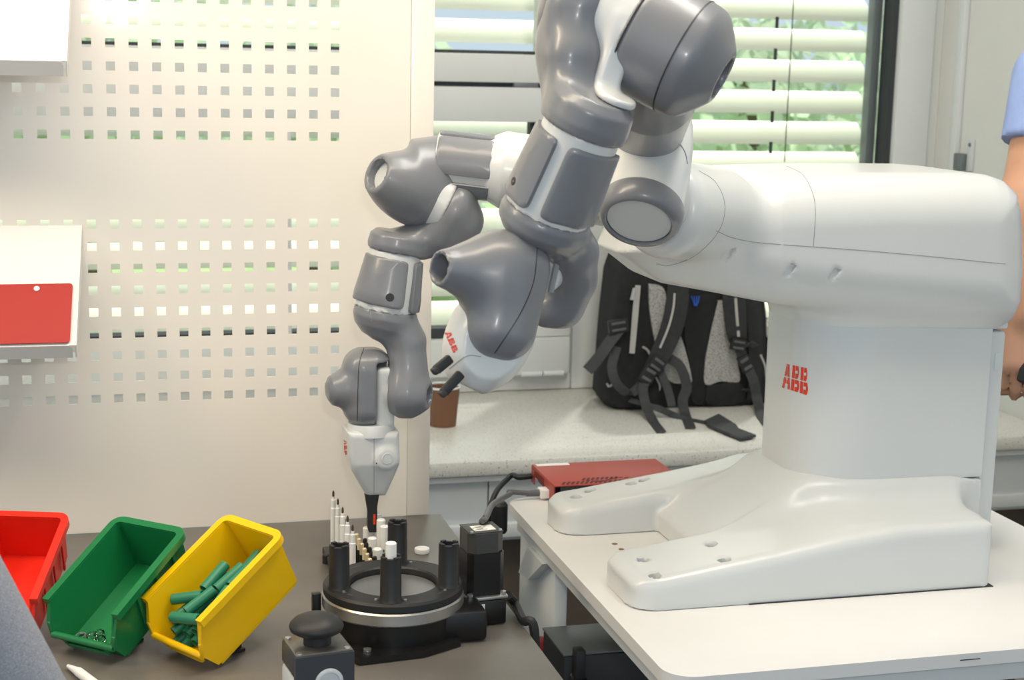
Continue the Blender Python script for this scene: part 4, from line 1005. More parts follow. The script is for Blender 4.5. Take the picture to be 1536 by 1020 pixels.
def arc(cx, cy, rx, ry, a0, a1, n=10): return [(cx+rx*math.cos(math.radians(a0+(a1-a0)*k/n)), cy+ry*math.sin(math.radians(a0+(a1-a0)*k/n))) for k in range(n+1)]
planr = arc(XC0+.095, YC0+.07, .095, .07, 180, 270)+[(XC1, YC0), (XC1, YC1)]+arc(XC0+.095, YC1-.07, .095, .07, 90, 180)
column = s_prism(planr, A(0, 0, (colz0+1.17)/2), XB, YB, ZB_, (1.17-colz0)/2, .004)
skirt = s_prism([(x+(.004 if x < 1 else 0), y) for x, y in planr], A(0, 0, .87), XB, YB, ZB_, colz0-.002-.87, .002)
mid = s_prism([(.762, ZT-.04), (1.113, ZT-.04), (1.113, .884), (.92, .884), (.765, ZT+.030), (.762, ZT+.026)], A(0, YC, 0), XB, ZB_, YB, .19, .006)
flare = s_prism([(.80, ZT), (1.1, ZT), (1.1, .90), (.90, colz0-.004), (.888, .905), (.86, .880), (.80, ZT+.04)], A(0, YC, 0), XB, ZB_, YB, .085, .01)
base = SU(.05, SU(.009, legr(YN, YN+.135, .042), legr(YFR-.132, YFR-.035, .04, .005), mid), SU(.05, skirt, flare))
cut = HALF((0, 0, -1), (0, 0, ZT+.0006)); base = INT(base, cut); base.lo[2] = ZT
bolts = [(902, 607), (962, 685), (1248, 528), (1314, 607)]
bpx = [(700+u/3.4, 660+v/3.4) for u, v in bolts]
bp_ = [cast(base, u, v) for u, v in bpx]
fp_ = [A(p[0]+.004, 2*YC-p[1], p[2]) for p in bp_]
for i, (u, v) in enumerate(((865, 745), (885, 735), (948, 725), (966, 719))):
    q = cast(base, u, v); fp_[i] = q
base_h = SUB(base, *[s_cyl(p+A(0, 0, .02), p-A(0, 0, .016), .0082, .001) for p in bp_+fp_])
bo = sdf('foot', base_h, M_RW, rob, .0040)
for p in bp_: lathe('bolt', p-A(0, 0, .0155), ZB_, [(0, .0055), (.004, .0055), (.0045, .003), (.0045, 0)], M_METAL, bo, 12)
span('gap_shade_strip', (xz(1124, 911, YN)[0], YN-.0003, ZT+.0002), (1.1135, YFR-.01, ZT+.0012), M_RGD, bo, 0)  # dark strip stands in for the shade where foot meets table
# ---- column, rear cover
sdf('column', column, M_RW, rob, .0045)
span('service_cover', (XC1+.002, YC0+.012, ZT+.0015), (XC1+.028, YC1-.012, xz(1500, 497, 1.82)[1]), M_RW, rob, .006)
span('service_cover_cap', (XC1+.001, YC0+.012, xz(1500, 495, 1.82)[1]), (XC1+.030, YC1-.012, 1.14), M_RW, rob, .004)
zn = xz(1500, 543, 1.82)[1]; span('cover_notch', (XC1+.012, YC0+.0112, zn-.012), (XC1+.022, YC0+.013, zn+.012), M_STEELW, rob, .0004)
# ---- torso
tp = [xz(u, v, 1.96) for u, v in ((1035, 262), (1090, 250), (1220, 247), (1360, 248))]+[xz(u, v, y) for u, v, y in ((1405, 252, 1.945), (1450, 262, 1.90), (1490, 281, 1.86), (1521, 312, 1.82), (1536, 345, 1.80), (1543, 400, 1.79), (1539, 455, 1.79), (1524, 487, 1.79))]
bt = [xz(u, v, 1.80) for u, v in ((1490, 487), (1290, 472), (1170, 459), (1080, 444), (1015, 434))]
fr_ = [xz(u, v, 1.90) for u, v in ((965, 412), (914, 374), (930, 330), (985, 285))]
YM = 1.91
tors = s_prism(tp+bt+fr_, A(0, YM, 0), XB, ZB_, YB, .152, .066, hwf=lambda x, y: np.interp(x, [.60, .70, .82, 1.3], [.085, .115, .152, .152]))
# shoulder housings at the front corners
h0, h1 = PY(1080, 322, 1.82), PY(985, 312, 1.715)
housing = s_cyl(h0, h1, 70*pxm(h0), .022)
hf0, hf1 = A(h0[0], 2*YM-h0[1], h0[2]), A(h1[0], 2*YM-h1[1], h1[2])
torso = SU(.03, tors, housing, s_cyl(hf0, hf1, 60*pxm(h0), .02))
colj = SU(.03, torso, s_prism(planr, A(0, 0, 1.155), XB, YB, ZB_, .028, .002))
vents = []
for (u, v) in ((1093, 383), (1184, 407), (1250, 413)):
    a = cast(colj, u+8, v-10, lift=-.0010); b = cast(colj, u-8, v+11, lift=.0058); n_v = nrm(grad(colj.f, a[None])[0]); l_v = nrm(b-a); w_v = nrm(np.cross(l_v, n_v)); vents.append(s_box((a+b)/2, np.stack([w_v, l_v, np.cross(w_v, l_v)], 1), (.0042, np.linalg.norm(b-a)/2, .0055), .001))
to = sdf('torso', SUB(colj, *vents), M_RW, rob, .0031)
for k, pts in enumerate(([(1048, 256), (1072, 272), (1086, 300), (1085, 330), (1070, 358), (1040, 385), (1005, 398), (985, 396)],
            [(1074, 346), (1100, 357), (1140, 364), (1220, 370), (1300, 376), (1400, 385), (1508, 396)],
            [(1180, 249), (1204, 262), (1219, 290), (1223, 320), (1220, 370)])):
    seam('panel_seam', colj, pts, .0005, M_SEAM, to)
seam('panel_seam', column, [(1292, 474), (1390, 481), (1478, 488)], .0010, M_SEAM, to)
logo('lettering', column, [(1177, 545), (1214, 553), (1213, 593.5), (1173, 581)], M_LOGO, rob)

# ---- arms
def link(name, s, m, h=.0026): return sdf(name, s, m, rob, h)
def smo(p, n=4): return [(float(q[0]), float(q[1])) for q in spline([A(t, r, 0) for t, r in p], n)]
def ring_body(a, b, prof): 
    """turned core with sharp ends for a forearm"""
    return s_rev(a, b, [(prof[0][0], 0)]+prof+[(prof[-1][0], 0)])
# near shoulder
D0 = PY(958, 333, 1.635); D1 = PY(990, 192, 1.725); dn_ = nrm(D1-D0); LS = np.linalg.norm(D1-D0); rS = 62*pxm(D0)
sh = s_rev(D0, D1, [(.012, 0), (.012, rS*.96), (.02, rS*.99), (LS*.5, rS), (LS*.8, rS*.94), (LS+.01, rS*.80), (LS+.02, rS*.7), (LS+.02, 0)])
sh = SU(.02, sh, s_cap(PY(985, 305, 1.70), PY(1010, 300, 1.74), rS*.80))
so = link('shoulder_link', sh, M_RW)
lathe('end_ring', D0, dn_, [(.013, rS*.90), (.0, rS*.80), (-.002, rS*.82), (-.0015, rS*.90), (.006, rS*1.0), (.014, rS*1.035), (.023, rS*1.04), (.026, rS*1.0), (.026, rS*.9)], M_RG, so, 64, 60)
lathe('end_disc', D0, dn_, [(.002, 0), (.002, rS*.78), (.004, rS*.82), (.012, rS*.82)], M_RW, so, 64)
seam('link_seam', sh, [(1000, 199), (1016, 212), (1027, 228), (1031, 246)], .0009, M_SEAM, so)
# near upper elbow
def E(u, v): return PY(u, v, 1.46-(u-950)*.00036)
cE = E(1000, 72); rE = 88*pxm(cE); axE = nrm(E(1077, 113)-E(940, 40))
b0, b1 = E(956, 48), E(1082, 115); LB = np.linalg.norm(b1-b0)
B_ = s_rev(b0, b1, [(0, 0), (0, rE*.97), (.006, rE)]+smo([(LB*.4, rE), (LB*.62, rE*.985), (LB*.78, rE*.90), (LB*.97, rE*.52), (LB, rE*.44)])+[(LB, 0)], .002)
neck = s_rev(PY(985, 90, 1.50), PY(972, 205, 1.70), [(0, 0), (0, rE*.72), (.09, rE*.80), (.20, rE*.66), (.235, rE*.60), (.235, 0)], .003)
Bf = SUB(SU(.025, B_, neck), s_cyl(b1-axE*.008, b1+axE*.02, rE*.36, .001))
el = link('elbow_link', Bf, M_RG)
lathe('bore', b1-axE*.0078, axE, [(0, 0), (0, rE*.355), (.0005, rE*.355), (.0005, 0)], M_RGD, el, 32)
for q, w in ((.56, .997), (.012, 1.0)):
    lathe('joint_seam', b0+axE*LB*q, axE, [(-.0010, rE*w-.001), (-.0007, rE*w+.0024), (.0007, rE*w+.0024), (.0010, rE*w-.001)], M_RGD, el, 72)
def SD(u, v): return PY(u, v, 1.425)
strap = s_cyl(E(905, 21), E(958, 49), rE*.955, .003)
tdir = nrm(SD(888, 135)-SD(912, 60)); tx_ = nrm(np.cross(A(0, 1, 0), tdir)); FTg = np.stack([tx_, np.cross(tdir, tx_), tdir], 1)
tong = s_box(PY(904, 84, 1.462), FTg, (20*pxm(cE), .046, 62*pxm(cE)), 9*pxm(cE))
a0_, a1_ = E(852, -7), E(909, 23)
FT, FB_ = PY(874, 193, 1.425), PY(820, 318, 1.452); nF = nrm(FB_-FT); LF = np.linalg.norm(FB_-FT)
r1 = 63*pxm(FT)
sph = s_ell(E(856, -4), np.stack([axE, *frame_z(axE)[:, :2].T], 1), (rE*.42, rE*.92, rE*.92)); link('pod_cap', sph, M_RG)
A_ = SU(.03, s_cyl(a0_, a1_, rE*1.0, .016), s_box(PY(857, 55, 1.475), None, (36*pxm(cE), 62*pxm(cE), 70*pxm(cE)), 30*pxm(cE)), s_box(PY(851, 120, 1.452), None, (31*pxm(cE), 48*pxm(cE), 60*pxm(cE)), 27*pxm(cE)))
collar = s_rev(FT-nF*.034, FT, [(0, 0), (0, r1*.80), (.008, r1*.98), (.024, r1*1.02), (.0325, r1*1.0), (.0325, 0)], .002)
link('elbow_pod', SU(.022, A_, collar), M_RG)
fc_ = FT-nF*.0325+CR[:, 0]*.018+A(0, -.004, 0)
link('elbow_strap', SU(.009, strap, tong, s_cyl(fc_-nF*.0035, fc_+nF*.004, r1*.50, .003)), M_RW)
# near forearm
fprof = [(0, r1*.96), (.012, r1*.97), (LF*.5, r1*1.01), (LF-.012, r1*1.06), (LF, r1*1.06)]
fo = link('forearm', ring_body(FT, FB_, fprof), M_RW, .003)
padp = [(-.01, r1*.96), (.012, r1*.98), (LF*.45, r1*1.02), (LF, r1*1.09)]
p1 = pad('cushion', FT, FB_, padp, .010, LF-.006, -108, -24, M_RG, fo, .0045)
pad('cushion', FT, FB_, padp, .010, LF-.006, -7, 100, M_RG, fo, .0045); pad('cushion', FT, FB_, padp, .010, LF-.006, 112, 240, M_RG, fo, .0045)
n_, e1_, e2_ = cyl_frame(FT, FB_); an = math.radians(-62); dd = math.cos(an)*e1_+math.sin(an)*e2_; pc_ = FT+nF*(LF*.76)+dd*(r1*1.05+.0042)
lathe('cushion_plug', pc_, dd, [(0, .0042), (.0006, .0042), (.0008, .003), (.0002, 0)], M_RGD, p1, 20)
# near wrist hook
def K(u, v, y=1.475): return PY(u, v, y)
s_ = pxm(FB_)
low = s_rev(FB_, FB_+nF, [(.0008, 0), (.0008, r1*1.05), (.006, r1*1.09), (.016, r1*1.07), (.026, r1*.86), (.032, r1*.5), (.032, 0)], .0015)
hook = SU(.022, low, s_cap(K(838, 352, 1.465), K(862, 378, 1.48), 38*s_, 30*s_), s_cap(K(862, 378, 1.48), K(862, 420, 1.50), 30*s_, 28*s_), s_cap(K(862, 420, 1.50), K(843, 460, 1.515), 28*s_, 27*s_), s_cap(K(843, 460, 1.515), K(816, 468, 1.515), 27*s_, 22*s_))
ho = link('wrist_hook', hook, M_RG)
link('wrist_drive', SU(.01, s_box(K(826, 405, 1.49), np.stack([nrm(A(.95, -.2, -.25)), nrm(np.cross(nrm(A(.25, 0, .95)), nrm(A(.95, -.2, -.25)))), nrm(A(.25, 0, .95))], 1), (12*s_, .018, 30*s_), .006), s_cap(K(800, 420, 1.48), K(828, 410, 1.49), 22*s_)), M_RW)
tube('drive_plate', [K(836, 392, 1.466), K(826, 438, 1.466)], 5*s_, M_SEAM, rob, 8)
# near wrist
sw = pxm(PY(750, 440, 1.45))
c0, c1 = PY(660, 402, 1.425), PY(742, 410, 1.45); Lc = np.linalg.norm(c1-c0)
cone = s_rev(c0, c1, [(0, 0), (0, 25*sw), (Lc*.2, 31*sw), (Lc*.75, 55*sw), (Lc, 60*sw), (Lc, 0)], .001)
Fw = np.stack([nrm(PY(775, 410, 1.45)-PY(715, 395, 1.45)), A(0, 1, 0), A(0, 0, 1)], 1)
wdir = nrm(PY(745, 505, 1.445)-PY(768, 405, 1.455)); wx_ = nrm(np.cross(A(0, 1, 0), wdir)); wy_ = np.cross(wdir, wx_); Fw = np.stack([wx_, wy_, wdir], 1)
wb1 = s_box(PY(756, 447, 1.448), Fw, (54*sw, 64*sw, 93*sw), 46*sw)
wr = SU(.020, wb1, cone); wr = SUB(wr, s_cyl(c0-nrm(c1-c0)*.01, c0+nrm(c1-c0)*.02, 20.5*sw, .001))
wo = link('wrist', wr, M_RG)
seam('wrist_seam', wr, [(806, 372), (801, 420), (785, 462), (762, 500), (742, 530)], .0006, M_RGD, wo)
# near gripper
g0, g1 = PY(746, 482, 1.455), PY(699, 574, 1.448); Lg = np.linalg.norm(g1-g0); ng = nrm(g1-g0)
gr = s_rev(g0, g1, [(0, 0)]+smo([(0, 57*sw), (.12*Lg, 61*sw), (.42*Lg, 60*sw), (.70*Lg, 52*sw), (.92*Lg, 37*sw), (Lg, 28*sw)], 3)+[(Lg, 0)], .003)
gr = INT(gr, s_box((g0+g1)/2, Fw, (.2, 46*sw, .2), .02)); 
go = link('gripper', gr, M_RW)
seam('gripper_seam', gr, [(674, 553), (700, 534), (722, 535)], .0005, M_SEAM, go)
lathe('gripper_collar', g0+ng*.004, ng, [(0, 50*sw), (0, 58*sw), (.004, 60.5*sw), (.006, 58*sw)], M_RW, go, 48)
for (u0, v0, u1, v1) in ((676, 537, 653, 556), (692, 560, 664, 590)):
    a, b = PY(u0, v0, 1.42), PY(u1, v1, 1.415); d = nrm(b-a); sd = nrm(np.cross(A(0, 1, 0), d))
    fi = box('finger', (a+b)/2, (7*sw, 6*sw, np.linalg.norm(b-a)/2), M_BLACKM, go, np.stack([sd, np.cross(d, sd), d], 1), .002)
    box('finger_pad', b, (5.5*sw, 6.6*sw, 5*sw), M_RGD, fi, np.stack([sd, np.cross(d, sd), d], 1), .0015)
logo('lettering', gr, [(676, 496), (688, 527), (681, 531), (667, 499)], M_LOGO, go, 54, 20)

# ---- far arm (its shoulder is behind the near forearm)
def Q(u, v, y=2.04): return PY(u, v, y)
s2 = pxm(Q(620, 280))
f0, f1 = Q(815, 262, 2.00), Q(655, 243, 2.04); Lu = np.linalg.norm(f1-f0); nu = nrm(f1-f0)
up_prof = [(0, 46*s2), (.02, 56*s2), (.055, 57*s2), (.068, 50*s2), (.075, 45*s2), (Lu-.006, 44*s2), (Lu, 43*s2)]
uo = link('upper_arm', s_rev(f0, f1, [(0, 0)]+up_prof+[(Lu, 0)], .001), M_RW)
up2 = [(0, 45*s2), (Lu, 44*s2)]
pad('cushion', f0, f1, up2, .070, Lu-.001, 36, 120, M_RG, uo, .004) if False else None
pad('cushion', f0, f1, up2, .068, Lu-.001, -20, 56, M_RG, uo, .0045); pad('cushion', f0, f1, up2, .060, Lu-.002, -118, -36, M_RG, uo, .0045); pad('cushion', f0, f1, up2, .066, Lu-.001, 62, 150, M_RG, uo, .0045)
n_, e1_, e2_ = cyl_frame(f0, f1)
link('shoulder_link', SU(.03, s_cap(f0, Q(850, 285, 1.99), 50*s2), s_cap(Q(850, 285, 1.99), A(h1[0]+.03, 2*YM-h1[1]-.02, h1[2]), 55*s2)), M_RW, .004)
e0_, e9_ = Q(648, 296, 2.045), Q(566, 260, 2.008); Le = np.linalg.norm(e9_-e0_); ne = nrm(e9_-e0_)
eb = s_rev(e0_, e9_, [(0, 0)]+smo([(0, 52*s2), (Le*.30, 53*s2), (Le*.55, 50*s2), (Le*.78, 42*s2), (Le*.97, 31*s2), (Le, 28*s2)])+[(Le, 0)], .001)
eb = SU(.026, eb, s_cyl(Q(668, 245, 2.04), Q(622, 252, 2.042), 43*s2, .004))
ebh = SUB(eb, s_cyl(e9_-ne*.012, e9_+ne*.02, 22*s2, .001)); eo = link('elbow_link', ebh, M_RG)
lathe('bore_disc', e9_-ne*.0118, ne, [(0, 21.8*s2), (.0006, 21.8*s2), (.0006, 0)], M_RW, eo, 32)
lathe('joint_seam', e0_+ne*Le*.34, ne, [(-.0006, 52*s2), (0, 54.2*s2), (.0006, 52*s2)], M_SEAM, eo, 64)
t0_, t1_ = Q(642, 293, 2.035), Q(668, 306, 2.03)
link('elbow_strap', s_cyl(t0_-(t1_-t0_)*.1, t1_+(t1_-t0_)*.1, 48*s2, .002), M_RW)
FT2, FB2 = Q(593, 377, 2.035), Q(577, 464, 2.035); n2 = nrm(FB2-FT2); L2 = np.linalg.norm(FB2-FT2); r2 = 40*s2
cap_ = SU(.02, s_cyl(Q(666, 306, 2.03), Q(698, 322, 2.022), 47*s2, .014), s_cap(Q(690, 330, 2.025), Q(655, 350, 2.03), 36*s2, 32*s2), s_cap(Q(655, 350, 2.03), Q(612, 362, 2.035), 30*s2, 22*s2),
          s_rev(FT2-n2*.026, FT2, [(0, 0), (0, r2*.85), (.006, r2*1.02), (.018, r2*1.06), (.0245, r2*1.02), (.0245, 0)], .0012))
link('elbow_pod', cap_, M_RG)
fp2 = [(0, r2*.98), (.012, r2*1.0), (L2*.5, r2*1.08), (L2, r2*1.13)]
f2 = link('forearm', ring_body(FT2, FB2, fp2), M_RW, .003)
pp2 = [(-.01, r2*.98), (.012, r2*1.0), (L2*.6, r2*1.12), (L2*.75, r2*1.17), (L2, r2*1.19)]
q1_ = pad('cushion', FT2, FB2, pp2, .008, L2-.008, -96, 33, M_RG, f2, .0035); pad('cushion', FT2, FB2, pp2, .008, L2-.004, 50, 125, M_RG, f2, .0045); pad('cushion', FT2, FB2, pp2, .008, L2-.008, 137, 252, M_RG, f2, .0035)
n_, e1_, e2_ = cyl_frame(FT2, FB2); an = math.radians(5); dd = math.cos(an)*e1_+math.sin(an)*e2_
lathe('cushion_plug', FT2+n2*(L2*.72)+dd*(r2*1.165+.0032), dd, [(0, .0058), (.0006, .0055), (.0008, .0035), (.0002, 0)], M_RGD, q1_, 20)
low2 = s_rev(FB2, FB2+n2, [(.0008, 0), (.0008, r2*1.12), (.010, r2*1.14), (.022, r2*1.02), (.034, r2*.70), (.040, r2*.3), (.040, 0)], .001)
s3 = pxm(Q(600, 540))
hk = SU(.016, low2, s_cap(Q(592, 486, 2.03), Q(609, 512, 2.025), 30*s3, 26*s3), s_cap(Q(609, 512, 2.025), Q(612, 550, 2.02), 26*s3, 25*s3), s_cap(Q(612, 550, 2.02), Q(613, 590, 2.02), 25*s3, 30*s3),
        s_rev(Q(590, 588, 2.022), Q(646, 593, 2.0), [(0, 0), (0, 30*s3), (.012, 36*s3), (.028, 34*s3), (.044, 22*s3), (.048, 19*s3), (.048, 0)], .001))
ax3 = nrm(Q(646, 593, 2.0)-Q(590, 588, 2.022)); en3 = Q(590, 588, 2.022)+ax3*.049
hk = SUB(hk, s_cyl(en3-ax3*.010, en3+ax3*.01, 14*s3, .001)); hko = link('wrist_hook', hk, M_RG)
lathe('bore_disc', en3-ax3*.0098, ax3, [(0, 13.8*s3), (.0005, 13.8*s3), (.0005, 0)], M_RW, hko, 28)
seam('collar_seam', hk, [(556, 460), (556, 470), (557, 482)], .0005, M_SEAM, hko)
# far wrist
cw = Q(551, 580, 2.035)
ws = SUB(s_box(cw, None, (37*s3, 36*s3, 59*s3), 30*s3), s_box(Q(583, 596, 2.0), None, (17*s3, .05, 50*s3), 5*s3), k=.004)
ws = INT(ws, HALF((0, 0, -1), Q(550, 635, 2.035))); ws.lo[2] = Q(550, 636, 2.035)[2]
wc0, wc1 = Q(525, 582, 2.035), Q(490, 587, 2.03)
ws = SU(.008, ws, s_rev(wc0, wc1, [(0, 0), (0, 30*s3), (.012, 27*s3), (.026, 20*s3), (.0305, 12*s3), (.0315, 0)], .002))
w2o = link('wrist', ws, M_RG, .0022)
seam('wrist_seam', ws, [(546, 522), (539, 545), (537, 580), (536, 632)], .0005, M_RGD, w2o)
link('wrist_drive', SU(.006, s_box(Q(574, 592, 2.035), None, (14*s3, 28*s3, 46*s3), 8*s3), s_cyl(Q(578, 588, 2.03), Q(592, 588, 2.027), 24*s3, .003)), M_RW, .0022)
lathe('wrist_flange', Q(556, 645, 2.035), ZB_, [(-.004, 0), (-.004, 36*s3), (.010, 35*s3), (.012, 34*s3), (.012, 0)], M_RW, rob, 48)
# far gripper
gy = 2.035; gp = [(516, 641), (594, 641), (595, 690), (591, 702), (577, 741), (549, 743), (524, 700), (519, 680)]
g2 = s_prism([xz(u, v, gy) for u, v in gp], A(0, gy, 0), XB, ZB_, YB, 33*s3, 9*s3, hwf=lambda x, y: np.interp(y, [xz(550, 743, gy)[1], xz(550, 690, gy)[1], xz(550, 641, gy)[1]], [14*s3, 31*s3, 33*s3]))
bossc = Q(577, 688, gy-.027); g2 = SU(.010, g2, s_cyl(bossc+A(0, .02, 0), bossc+A(.002, -.004, 0), 15*s3, .003))
g2o = link('gripper', g2, M_RW, .0022)
bq = cast(g2, 581, 688); bn = nrm(grad(g2.f, bq[None])[0])
lathe('release_button', bq, bn, [(-.001, .0078), (.0008, .0078), (.0010, .0066), (.0002, .0064), (.0006, .0060), (.0008, 0)], M_RW, g2o, 28)
seam('gripper_seam', g2, [(561, 645), (561, 680), (561, 741)], .00045, M_SEAM, g2o)
lathe('pin_hole', cast(g2, 565, 695), (0, -1, 0), [(0, .0012), (.0003, 0)], M_RGD, g2o, 10)
for k, dy_ in enumerate((0.0, .022)):
    fg = [xz(u, v, gy-.008+dy_) for u, v in ((547, 741), (568, 740), (565, 760), (565.5, 797), (553, 797), (551, 790), (551, 765))]
    fo2 = mk('finger', *prism_geo(fg, A(0, gy-.008+dy_, 0), XB, ZB_, YB, -5*s3, 5*s3), M_BLACKM, g2o, False)
    if k == 0:
        rp_ = PY(561.5, 779, gy-.008-5.2*s3); box('red_insert', rp_, (1.6*s3, .0004, 8*s3), M_LOGO, fo2, None, 0)
logo('lettering', g2, [(520, 660), (520.5, 684), (516.5, 684), (516, 660)], M_LOGO, g2o, 24, 10)

# ================================================================== backpack on the sill
M_PACK = mat('black_pack_cloth', (30, 31, 33), 0.85, var=0.25, scale=40, bump=0.3, bscale=500)
M_WEB = mat('grey_black_webbing', (62, 64, 66), 0.75, var=0.12, scale=90, bump=0.3, bscale=900)
M_PIPE = mat('silver_piping', (176, 176, 172), 0.5, var=0.05)
M_STRAP = mat('charcoal_strap_cloth', (46, 47, 49), 0.85, var=0.15, scale=60, bump=0.2, bscale=600)
def mesh_mat():
    m = speckle_mat('grey_air_mesh', (176, 176, 172), [((120, 121, 120), 330, 0.75)], 0.8); return m
M_MESH = mesh_mat()
yb0 = float(PZ(1050, 612, ZS)[1]); YPK = yb0
bk = thing('backpack', PZ(1035, 605, ZS), 'black hiking backpack with grey mesh back pads standing on the sill', 'backpack')
def KP(u, v, dy=0.0): return PY(u, v, YPK+dy)
sp = pxm(KP(1035, 500))
sv = [(912, 600), (925, 611), (1140, 611), (1152, 600), (1150, 470), (1138, 380), (1110, 340), (975, 335), (945, 365), (930, 410), (922, 480)]
bod = s_prism([xz(u, v, YPK+.02) for u, v in sv], A(0, YPK+.085, 0), XB, ZB_, YB, .085, .03)
lp = s_ell(KP(922, 566, .07), None, (24*sp, .06, 46*sp)); rp_ = s_ell(KP(1158, 545, .07), None, (24*sp, .06, 62*sp)); lw = s_ell(KP(960, 585, .04), None, (50*sp, .055, 28*sp))
bod = SU(.03, bod, lp, rp_, lw); bod = INT(bod, HALF((0, 0, -1), (0, 0, ZS+.001))); bod.lo[2] = ZS
bdo = sdf('body', bod, M_PACK, bk, .006, 60)
def plate_px(name, pts, m, off, th, par):
    C = spline([A(u, v, 0) for u, v in pts+[pts[0]]], 5)[:-1]; V0 = cast_many(bod, [(c[0], c[1]) for c in C], lift=off)
    V0[:, 1] = np.minimum(V0[:, 1], np.nanmedian(V0[:, 1])+.01); k = len(V0)
    V = list(V0)+list(V0+A(0, -th, 0)); c0 = V0.mean(0); V += [c0, c0+A(0, -th*1.6, 0)]
    Fc = [(i, (i+1) % k, k+(i+1) % k, k+i) for i in range(k)]+[(k+i, k+(i+1) % k, 2*k+1) for i in range(k)]
    return mk(name, V, Fc, m, par, True, 50)
ml = plate_px('mesh_pad', [(972, 425), (994, 432), (1003, 470), (1022, 510), (1036, 565), (1030, 573), (1005, 572), (990, 545), (979, 500), (973, 460)], M_MESH, .001, .006, bk)
mr = plate_px('mesh_pad', [(1076, 450), (1088, 455), (1097, 500), (1105, 545), (1107, 572), (1080, 571), (1057, 576), (1056, 545), (1064, 500)], M_MESH, .001, .006, bk)
plate_px('spine_pad', [(1031, 440), (1074, 446), (1066, 495), (1056, 540), (1056, 600), (1037, 600), (1036, 560), (1026, 505), (1026, 470)], M_PACK, .001, .004, bk)
plate_px('lumbar_pad', [(1058, 577), (1108, 574), (1109, 602), (1060, 604)], M_PACK, .001, .010, bk)
def web(name, pts, w, m, par, dy=-.012, th=.003, lift=None):
    P = [KP(u, v, dy if len(q) == 0 else q[0]) for u, v, *q in pts]
    P = [p if p[2] > ZS+.003 else PZ(u, v, ZS+.0035) for p, (u, v, *q) in zip(P, pts)]
    return ribbon(name, P, [x*sp for x in w] if hasattr(w, '__len__') else w*sp, A(.94, -.25, .1), m, par, th)
sl = web('shoulder_strap', [(1017, 420), (1016, 450, -.02), (1008, 490, -.03), (990, 532, -.035), (968, 562, -.025)], [30, 33, 33, 30, 14], M_STRAP, bk, th=.012)
web('piping', [(1012, 440, -.020), (1010, 462, -.028), (1003, 490, -.038), (990, 522, -.043)], 3, M_PIPE, sl, th=.002); web('piping', [(1031, 428, -.016), (1029, 455, -.022), (1023, 480, -.032), (1012, 505, -.035)], 2.5, M_PIPE, sl, th=.002)
sr = web('shoulder_strap', [(1098, 430), (1102, 460, -.02), (1105, 500, -.03), (1110, 520, -.02)], [32, 34, 30, 22], M_STRAP, bk, th=.012)
web('piping', [(1103, 440, -.020), (1105, 470, -.030), (1108, 505, -.037)], 4, M_PIPE, sr, th=.002)
web('side_panel_strap', [(1128, 440), (1132, 480, -.012), (1134, 540, -.012), (1130, 600, -.008)], [22, 24, 22, 18], M_STRAP, bk, th=.006)
zp = web('zipper', [(957, 428, -.006), (953, 470, -.010), (948, 530, -.012)], [8, 9, 8], M_PIPE, bk, th=.003)
web('zip_pull', [(951, 432, -.012), (948, 450, -.016)], [3, 6], M_METAL, zp, th=.003)
# loose webbing tails and buckles
def tail(pts, w, buckle=None, name='webbing_tail'): 
    t = web(name, pts, w, M_WEB, bk, th=.0025)
    if buckle:
        u, v, bw, bh, an = buckle; c = KP(u, v, pts[0][2]-.006 if len(pts[0]) > 2 else -.02); r = math.radians(an); ex_ = A(math.cos(r), 0, math.sin(r)); ez_ = A(-math.sin(r), 0, math.cos(r)); fr = np.stack([ex_, A(0, 1, 0), ez_], 1)
        b = box('buckle', c, (bw*sp/2, .006, bh*sp/2), M_BLACKM, t, fr, .002)
        for k in (-.25, .25): box('buckle_bar', c+ez_*bh*sp*k+A(0, -.0065, 0), (bw*sp*.36, .0015, bh*sp*.09), M_CABLE, b, fr, .0005)
tail([(932, 490, -.01), (915, 512, -.02), (898, 536, -.025), (881, 556, -.025)], 17, (927, 489, 30, 20, 8))
tail([(925, 520, -.01), (918, 550, -.03), (925, 575, -.035), (945, 590, -.03), (965, 575, -.03)], 14)
tail([(975, 556, -.035), (965, 580, -.045), (968, 605, -.06), (980, 632, -.08), (992, 648, -.11)], 14, (972, 562, 22, 26, -30))
tail([(990, 555, -.035), (1002, 585, -.05), (1008, 610, -.07)], 12, (985, 546, 24, 22, -35))
tail([(1000, 535, -.03), (1020, 550, -.04), (1030, 580, -.045), (1024, 600, -.05), (1028, 622, -.07), (1036, 642, -.10)], 15)
tail([(945, 600, -.03), (985, 612, -.08), (1020, 626, -.10), (1060, 634, -.12)], 10)
tail([(1106, 515, -.03), (1118, 545, -.035), (1130, 570, -.045), (1136, 600, -.05), (1143, 625, -.07), (1156, 643, -.09)], 15, (1118, 545, 18, 26, 30))
tail([(1112, 518, -.03), (1125, 515, -.035), (1133, 520, -.03)], 10, (1107, 517, 24, 18, -10))
tail([(1128, 585, -.012), (1112, 585, -.012)], 12)
# padded hip belt end lying on the sill
fa = [PZ(u, v, ZS+.004) for u, v in ((1057, 634), (1078, 624), (1104, 640), (1108, 646), (1134, 656), (1112, 661), (1085, 650), (1062, 640))]
mk('hip_belt_end', [p+A(0, 0, z) for z in (0, .006) for p in fa], [tuple(range(7, -1, -1)), tuple(range(8, 16))]+[(i, (i+1) % 8, 8+(i+1) % 8, 8+i) for i in range(8)], M_WEB, bk, False)
